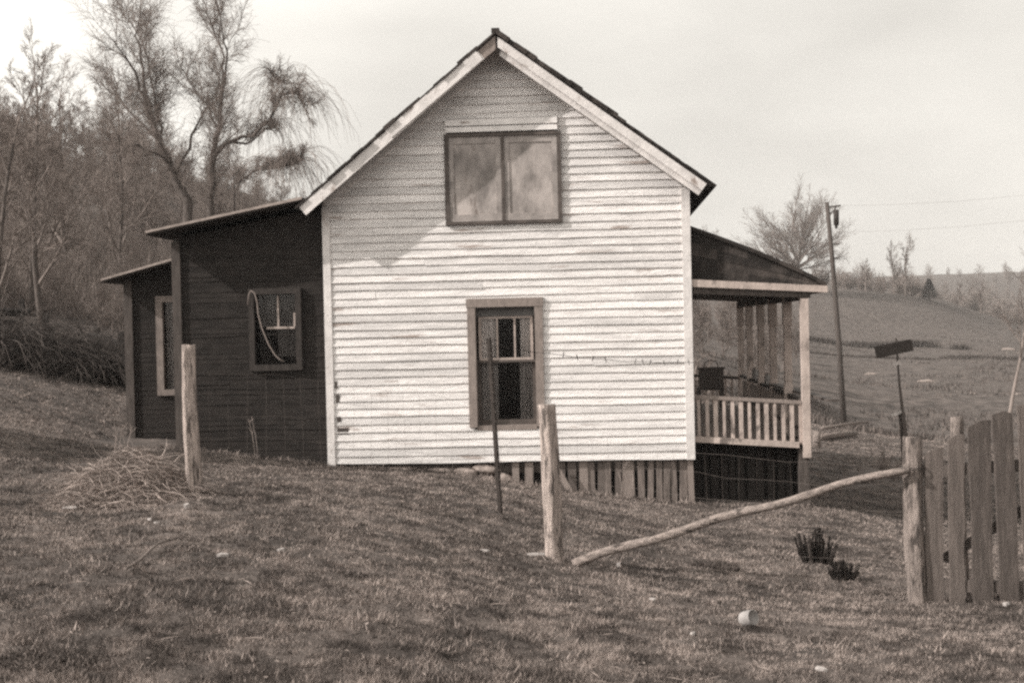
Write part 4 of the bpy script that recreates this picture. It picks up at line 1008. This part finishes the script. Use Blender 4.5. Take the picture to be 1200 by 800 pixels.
# hedgerow along the ridge
hs = [tree('hedgerow_bush', (0, 0, 0), 1.0, .08, 440 + i, dict(K_bush, rmin=.014, n=[12, 9, 8]), 'bare bush in the hedgerow along the far ridge', 'bush', 'hedgerow bushes along the ridge', mt='farbark') for i in range(2)]
rs = random.Random(15)
for i in range(72):
    o = hs[i] if i < 2 else copy_tree(hs[i % 2]); px = rs.uniform(955, 1200); D = rs.uniform(246, 268) if px < 1075 else rs.uniform(255, 420)
    o.location = [float(q) for q in gpt(px, D)]; o.rotation_euler.z = rs.uniform(0, 6); s = rs.uniform(.9, 1.9) * (1.6 if D > 300 else 1); o.scale = (s, s, s)
# evergreens
def conifer(base, sc_, seed, label):
    ct = thing('conifer', base, label, 'tree'); rs = random.Random(seed)
    b = MB(); b.tube([(0, 0, -.3), (0, 0, 3.6 * sc_)], [.14 * sc_, .03], 6); b.build('trunk', M['bark'], ct)
    b = MB()
    for i in range(2600):
        t = rs.random() ** .8; a = rs.uniform(0, 6.283); r_ = (1.75 * (1 - t) * rs.uniform(.3, 1.05) + .05) * sc_; z = (.25 + 3.5 * t) * sc_; c_ = Vector((r_ * math.cos(a), r_ * math.sin(a), z))
        d = Vector((math.cos(a), math.sin(a), rs.uniform(-.6, .3))) * .3; s = Vector((-math.sin(a), math.cos(a), rs.uniform(-.4, .4))) * .12
        b.add([c_ - s, c_ + s, c_ + d], [(0, 1, 2)], rs.random())
    b.build('crown', M['bush'], ct)
conifer(gpt(1090, 236), 1.0, 3, 'small dark conical evergreen alone on the far hillside')
conifer((-10.0, 14.6, g1(-10.0, 14.6)), 1.25, 4, 'unseen dark conical evergreen added left of the yard to shade the near slope')  # added out of view to cast a shadow band on the slope
# bare bush left of the sign
tree('bare_bush', gpt(1036, 25), .3, .03, 450, K_bush, 'grey leafless bush behind the gate post, left of the dark board pole', 'bush', mc='twig')

# ------------------------------------------------------------------ rail fence at left
rs = random.Random(31)
A, B = gpt(-110, 26.5), gpt(150, 26.0)
rf = thing('rail_fence', A, 'dark stacked split rail fence running along the left slope', 'fence')
n = 6; av = Vector([float(q) for q in A])
kn = []
for i in range(n + 1):
    t = i / n; p = A * (1 - t) + B * t; y = p[1] + (.45 if i % 2 else -.45); kn.append(Vector((float(p[0]), float(y), g1(p[0], y))))
for i in range(n):
    for k in range((9, 7, 8, 6, 5, 8)[i]):
        if rs.random() < .12: continue
        p, q = kn[i] - av, kn[i + 1] - av; dz = .03 + k * .105 + rs.uniform(-.02, .02)
        p = p + Vector((-.15, rs.uniform(-.05, .05), dz)); q = q + Vector((.15, rs.uniform(-.05, .05), dz + rs.uniform(-.16, .10)))
        b = MB(); m_ = (p + q) / 2 + Vector((0, 0, rs.uniform(-.03, .03)))
        b.tube([p, m_, q], [rs.uniform(.05, .075), rs.uniform(.055, .08), rs.uniform(.05, .07)], 6, True, .12, tone=rs.random(), seed=i * 12 + k); b.build('rail', M['rail'], rf)
for i in range(n + 1):
    b = MB(); p = kn[i] - av; b.bar(p + Vector((0, 0, -.3)), p + Vector((rs.uniform(-.05, .05), 0, 1.0 + rs.uniform(-.25, .15))), .1, .1, (0, 1, 0)); b.build('stake', M['rail'], rf)
for i, (px, py, w_, n_, h_) in enumerate(((45, 430, 1.1, 1100, 1.3), (112, 446, .75, 900, 1.1), (-12, 424, .9, 900, 1.35))):
    rs = random.Random(60 + i); p0 = G(px, py); b = MB()
    for k in range(n_):
        a = rs.uniform(0, 6.283); r_ = rs.random() ** .6; x, y = w_ * r_ * math.cos(a), .45 * r_ * math.sin(a); z = g1(p0[0] + x, p0[1] + y) - p0[2]
        dd = rs.uniform(0, 6.283); d = Vector((math.cos(dd) * .7, math.sin(dd) * .7, rs.uniform(.4, 1.3))).normalized(); L_ = rs.uniform(.5, 1.3) * h_; q = Vector((x, y, z - .05)); pts = [q]
        for m in range(6):
            q = q + d * L_ / 5; pts.append(q); d = (d + Vector((rs.gauss(0, .2), rs.gauss(0, .2), -.3))).normalized()
        b.tube(pts, [.008, .007, .006, .006, .005, .004, .003], 3, False, tone=rs.random())
    o = b.build('bramble', M['deaddark']); o.location = [float(q) for q in p0]
    tag(o, ('dark tangled bramble against the middle of the rail fence', 'dark tangled bramble at the rail fence end next to the low lean-to', 'dark tangled bramble against the rail fence at the left edge')[i], 'bramble')

# dark rushes along the creek
def rushes(name, pxa, pxb, Da, Db, n, h, wid, seed):
    r_ = np.random.default_rng(seed); t = r_.random(n); b = MB()
    A_, B_ = P(pxa, 400, Da), P(pxb, 400, Db); gap = vnoise(t * 14 + seed, t * 0 + 2); keep = gap + .5 * vnoise(t * 47, t * 0 + seed) > -.02; t = t[keep]
    x = A_[0] + (B_[0] - A_[0]) * t + r_.normal(0, .5, len(t)); y = A_[1] + (B_[1] - A_[1]) * t + r_.normal(0, wid, len(t)) + 3 * np.sin(t * 9 + seed); z = ground(x, y)
    for i in range(len(t)):
        hh = h * r_.uniform(.4, 1); a = r_.uniform(0, 6.28); w = .05
        b.add([(x[i] - w * math.cos(a), y[i] - w * math.sin(a), z[i] - .1), (x[i] + w * math.cos(a), y[i] + w * math.sin(a), z[i] - .1), (x[i] + r_.normal(0, .25 * hh), y[i] + r_.normal(0, .2 * hh), z[i] + hh)], [(0, 1, 2)], r_.random())
    return tag(b.build(name, M['deaddark']), 'band of dark rushes along the creek in the valley field', 'rushes', kind='stuff')
rushes('rushes', 930, 1125, 150, 152, 9000, .75, .6, 1)
rushes('rushes', 940, 1260, 128, 132, 6000, .28, .9, 2)
rushes('rushes', 920, 1010, 70, 66, 2500, .2, 1.0, 4)

# low brush under the hillside wood, rough weeds over the valley field
def brushy(name, label, cat, n, px0, px1, D0, D1, h0, h1, w, matn, seed, clump):
    r_ = np.random.default_rng(seed); px = r_.uniform(px0, px1, n); D = D0 * (D1 / D0) ** r_.random(n); p = np.array([P(a, 400, d) for a, d in zip(px, D)]); x, y = p[:, 0], p[:, 1]
    keep = (vnoise(x * .35 + seed, y * .35) + .6 * vnoise(x * .09, y * .09 + seed)) > clump; x, y = x[keep], y[keep]; z = ground(x, y); m = len(x); b = MB()
    for i in range(m):
        h = r_.uniform(h0, h1); a = r_.uniform(0, 6.28); ww = w * r_.uniform(.5, 1.3)
        b.add([(x[i] - ww * math.cos(a), y[i] - ww * math.sin(a), z[i] - .05), (x[i] + ww * math.cos(a), y[i] + ww * math.sin(a), z[i] - .05), (x[i] + r_.normal(0, .35) * h, y[i] + r_.normal(0, .35) * h, z[i] + h)], [(0, 1, 2)], r_.random())
    return tag(b.build(name, M[matn]), label, cat, kind='stuff')
brushy('undergrowth', 'leafless undergrowth covering the wooded hillside', 'undergrowth', 60000, -80, 400, 33, 118, .3, 1.5, .012, 'twig', 4, -.25)
brushy('field_weeds', 'rough dead weeds patched over the valley field', 'weeds', 26000, 800, 1260, 45, 240, .06, .34, .05, 'deadmid', 9, .03)

# air
zmax = 60.0; zmin = float(gz.min()) - 1.0
b = MB(); b.box((-1150, -1150, zmin), (1150, 1150, zmax)); hz = b.build('haze', M['soil']); hz.data.materials.clear()
hm = bpy.data.materials.new('haze_air'); hm.use_nodes = True; nt = hm.node_tree; nt.nodes.clear(); ho = nt.nodes.new('ShaderNodeOutputMaterial'); pv = nt.nodes.new('ShaderNodeVolumePrincipled')
pv.inputs['Color'].default_value = (.95, .93, .91, 1); pv.inputs['Density'].default_value = .00042; nt.links.new(pv.outputs[0], ho.inputs['Volume']); hz.data.materials.append(hm)
tag(hz, 'thin pale air over the valley', 'haze', kind='stuff')

# ------------------------------------------------------------------ LIGHT, SKY, CAMERA
tv = HX * .98 + HY * .40 + np.array([0, 0, -.70]); tv = tv / np.linalg.norm(tv)
sun = bpy.data.lights.new('sun', 'SUN'); sun.energy = 4.7; sun.angle = R(.6); sun.color = (1.0, .95, .90)
so = bpy.data.objects.new('sun', sun); col.objects.link(so); so.rotation_euler = Vector([float(q) for q in tv]).to_track_quat('-Z', 'Y').to_euler(); so.location = (-20, -10, 30)
wd = bpy.data.worlds.new('World'); scene.world = wd; wd.use_nodes = True
nt = wd.node_tree; N = nt.nodes; L = nt.links; N.clear()
sky = N.new('ShaderNodeTexSky'); sky.sky_type = 'NISHITA'; sky.sun_disc = False
sky.sun_elevation = math.asin(-tv[2]); sky.sun_rotation = math.atan2(-tv[0], -tv[1]); sky.dust_density = 3.0
bw = N.new('ShaderNodeRGBToBW'); L.new(sky.outputs[0], bw.inputs[0])
mu = N.new('ShaderNodeMix'); mu.data_type = 'RGBA'; mu.blend_type = 'MULTIPLY'; mu.inputs['Factor'].default_value = 1; L.new(bw.outputs[0], mu.inputs['A']); mu.inputs['B'].default_value = (1.05, 1.0, .92, 1)
tc = N.new('ShaderNodeTexCoord'); mp = N.new('ShaderNodeMapping'); mp.inputs['Scale'].default_value = (1, 1, 2.6); L.new(tc.outputs['Generated'], mp.inputs[0])
nz = N.new('ShaderNodeTexNoise'); nz.inputs['Scale'].default_value = 2.6; nz.inputs['Detail'].default_value = 6; nz.inputs['Roughness'].default_value = .5; L.new(mp.outputs[0], nz.inputs['Vector'])
cr = N.new('ShaderNodeValToRGB'); L.new(nz.outputs['Fac'], cr.inputs[0]); e = cr.color_ramp.elements
e[0].position = .34; e[0].color = (.62,) * 3 + (1,); e[1].position = .64; e[1].color = (1.0,) * 3 + (1,)
mx = N.new('ShaderNodeMix'); mx.data_type = 'RGBA'; L.new(cr.outputs[0], mx.inputs['Factor']); L.new(mu.outputs['Result'], mx.inputs['A']); mx.inputs['B'].default_value = (9.35, 9.0, 8.35, 1)
# clouds brighten towards the sun, the upper sky is deeper
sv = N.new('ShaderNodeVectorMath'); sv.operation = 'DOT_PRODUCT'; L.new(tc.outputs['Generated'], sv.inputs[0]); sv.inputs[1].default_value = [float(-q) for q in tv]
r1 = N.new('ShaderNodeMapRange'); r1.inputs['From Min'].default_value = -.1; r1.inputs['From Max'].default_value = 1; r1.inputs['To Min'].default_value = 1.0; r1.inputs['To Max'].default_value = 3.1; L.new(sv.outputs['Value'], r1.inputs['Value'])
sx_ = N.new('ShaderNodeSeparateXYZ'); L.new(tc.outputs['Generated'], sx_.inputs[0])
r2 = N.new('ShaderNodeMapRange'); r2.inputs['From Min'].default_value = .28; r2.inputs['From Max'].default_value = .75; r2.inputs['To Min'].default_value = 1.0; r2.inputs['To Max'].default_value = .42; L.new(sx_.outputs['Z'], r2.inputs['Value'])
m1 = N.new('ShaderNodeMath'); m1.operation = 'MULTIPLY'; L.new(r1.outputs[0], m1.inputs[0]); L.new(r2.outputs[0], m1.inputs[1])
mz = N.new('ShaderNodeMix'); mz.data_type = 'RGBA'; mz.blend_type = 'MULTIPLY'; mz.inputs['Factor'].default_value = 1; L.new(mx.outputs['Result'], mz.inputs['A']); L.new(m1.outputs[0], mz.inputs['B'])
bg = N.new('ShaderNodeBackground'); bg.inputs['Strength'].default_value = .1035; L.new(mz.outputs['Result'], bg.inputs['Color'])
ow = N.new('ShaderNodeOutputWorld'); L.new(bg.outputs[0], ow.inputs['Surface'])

cd = bpy.data.cameras.new('camera'); co = bpy.data.objects.new('camera', cd); col.objects.link(co)
cd.sensor_width = 36; cd.sensor_fit = 'HORIZONTAL'; cd.lens = 36 * F / 1200; cd.clip_end = 4000; cd.clip_start = .05
mtx = Matrix([[rt[0], up[0], -fw[0], CAM[0]], [rt[1], up[1], -fw[1], CAM[1]], [rt[2], up[2], -fw[2], CAM[2]], [0, 0, 0, 1]])
co.matrix_world = mtx
cd.dof.use_dof = True; cd.dof.focus_distance = 15; cd.dof.aperture_fstop = 9
scene.camera = co
scene.view_settings.view_transform = 'Standard'; scene.view_settings.look = 'None'; scene.view_settings.exposure = 0; scene.view_settings.gamma = 1
scene.cycles.filter_width = 2.5; scene.cycles.use_denoising = False; scene.cycles.adaptive_threshold = .004
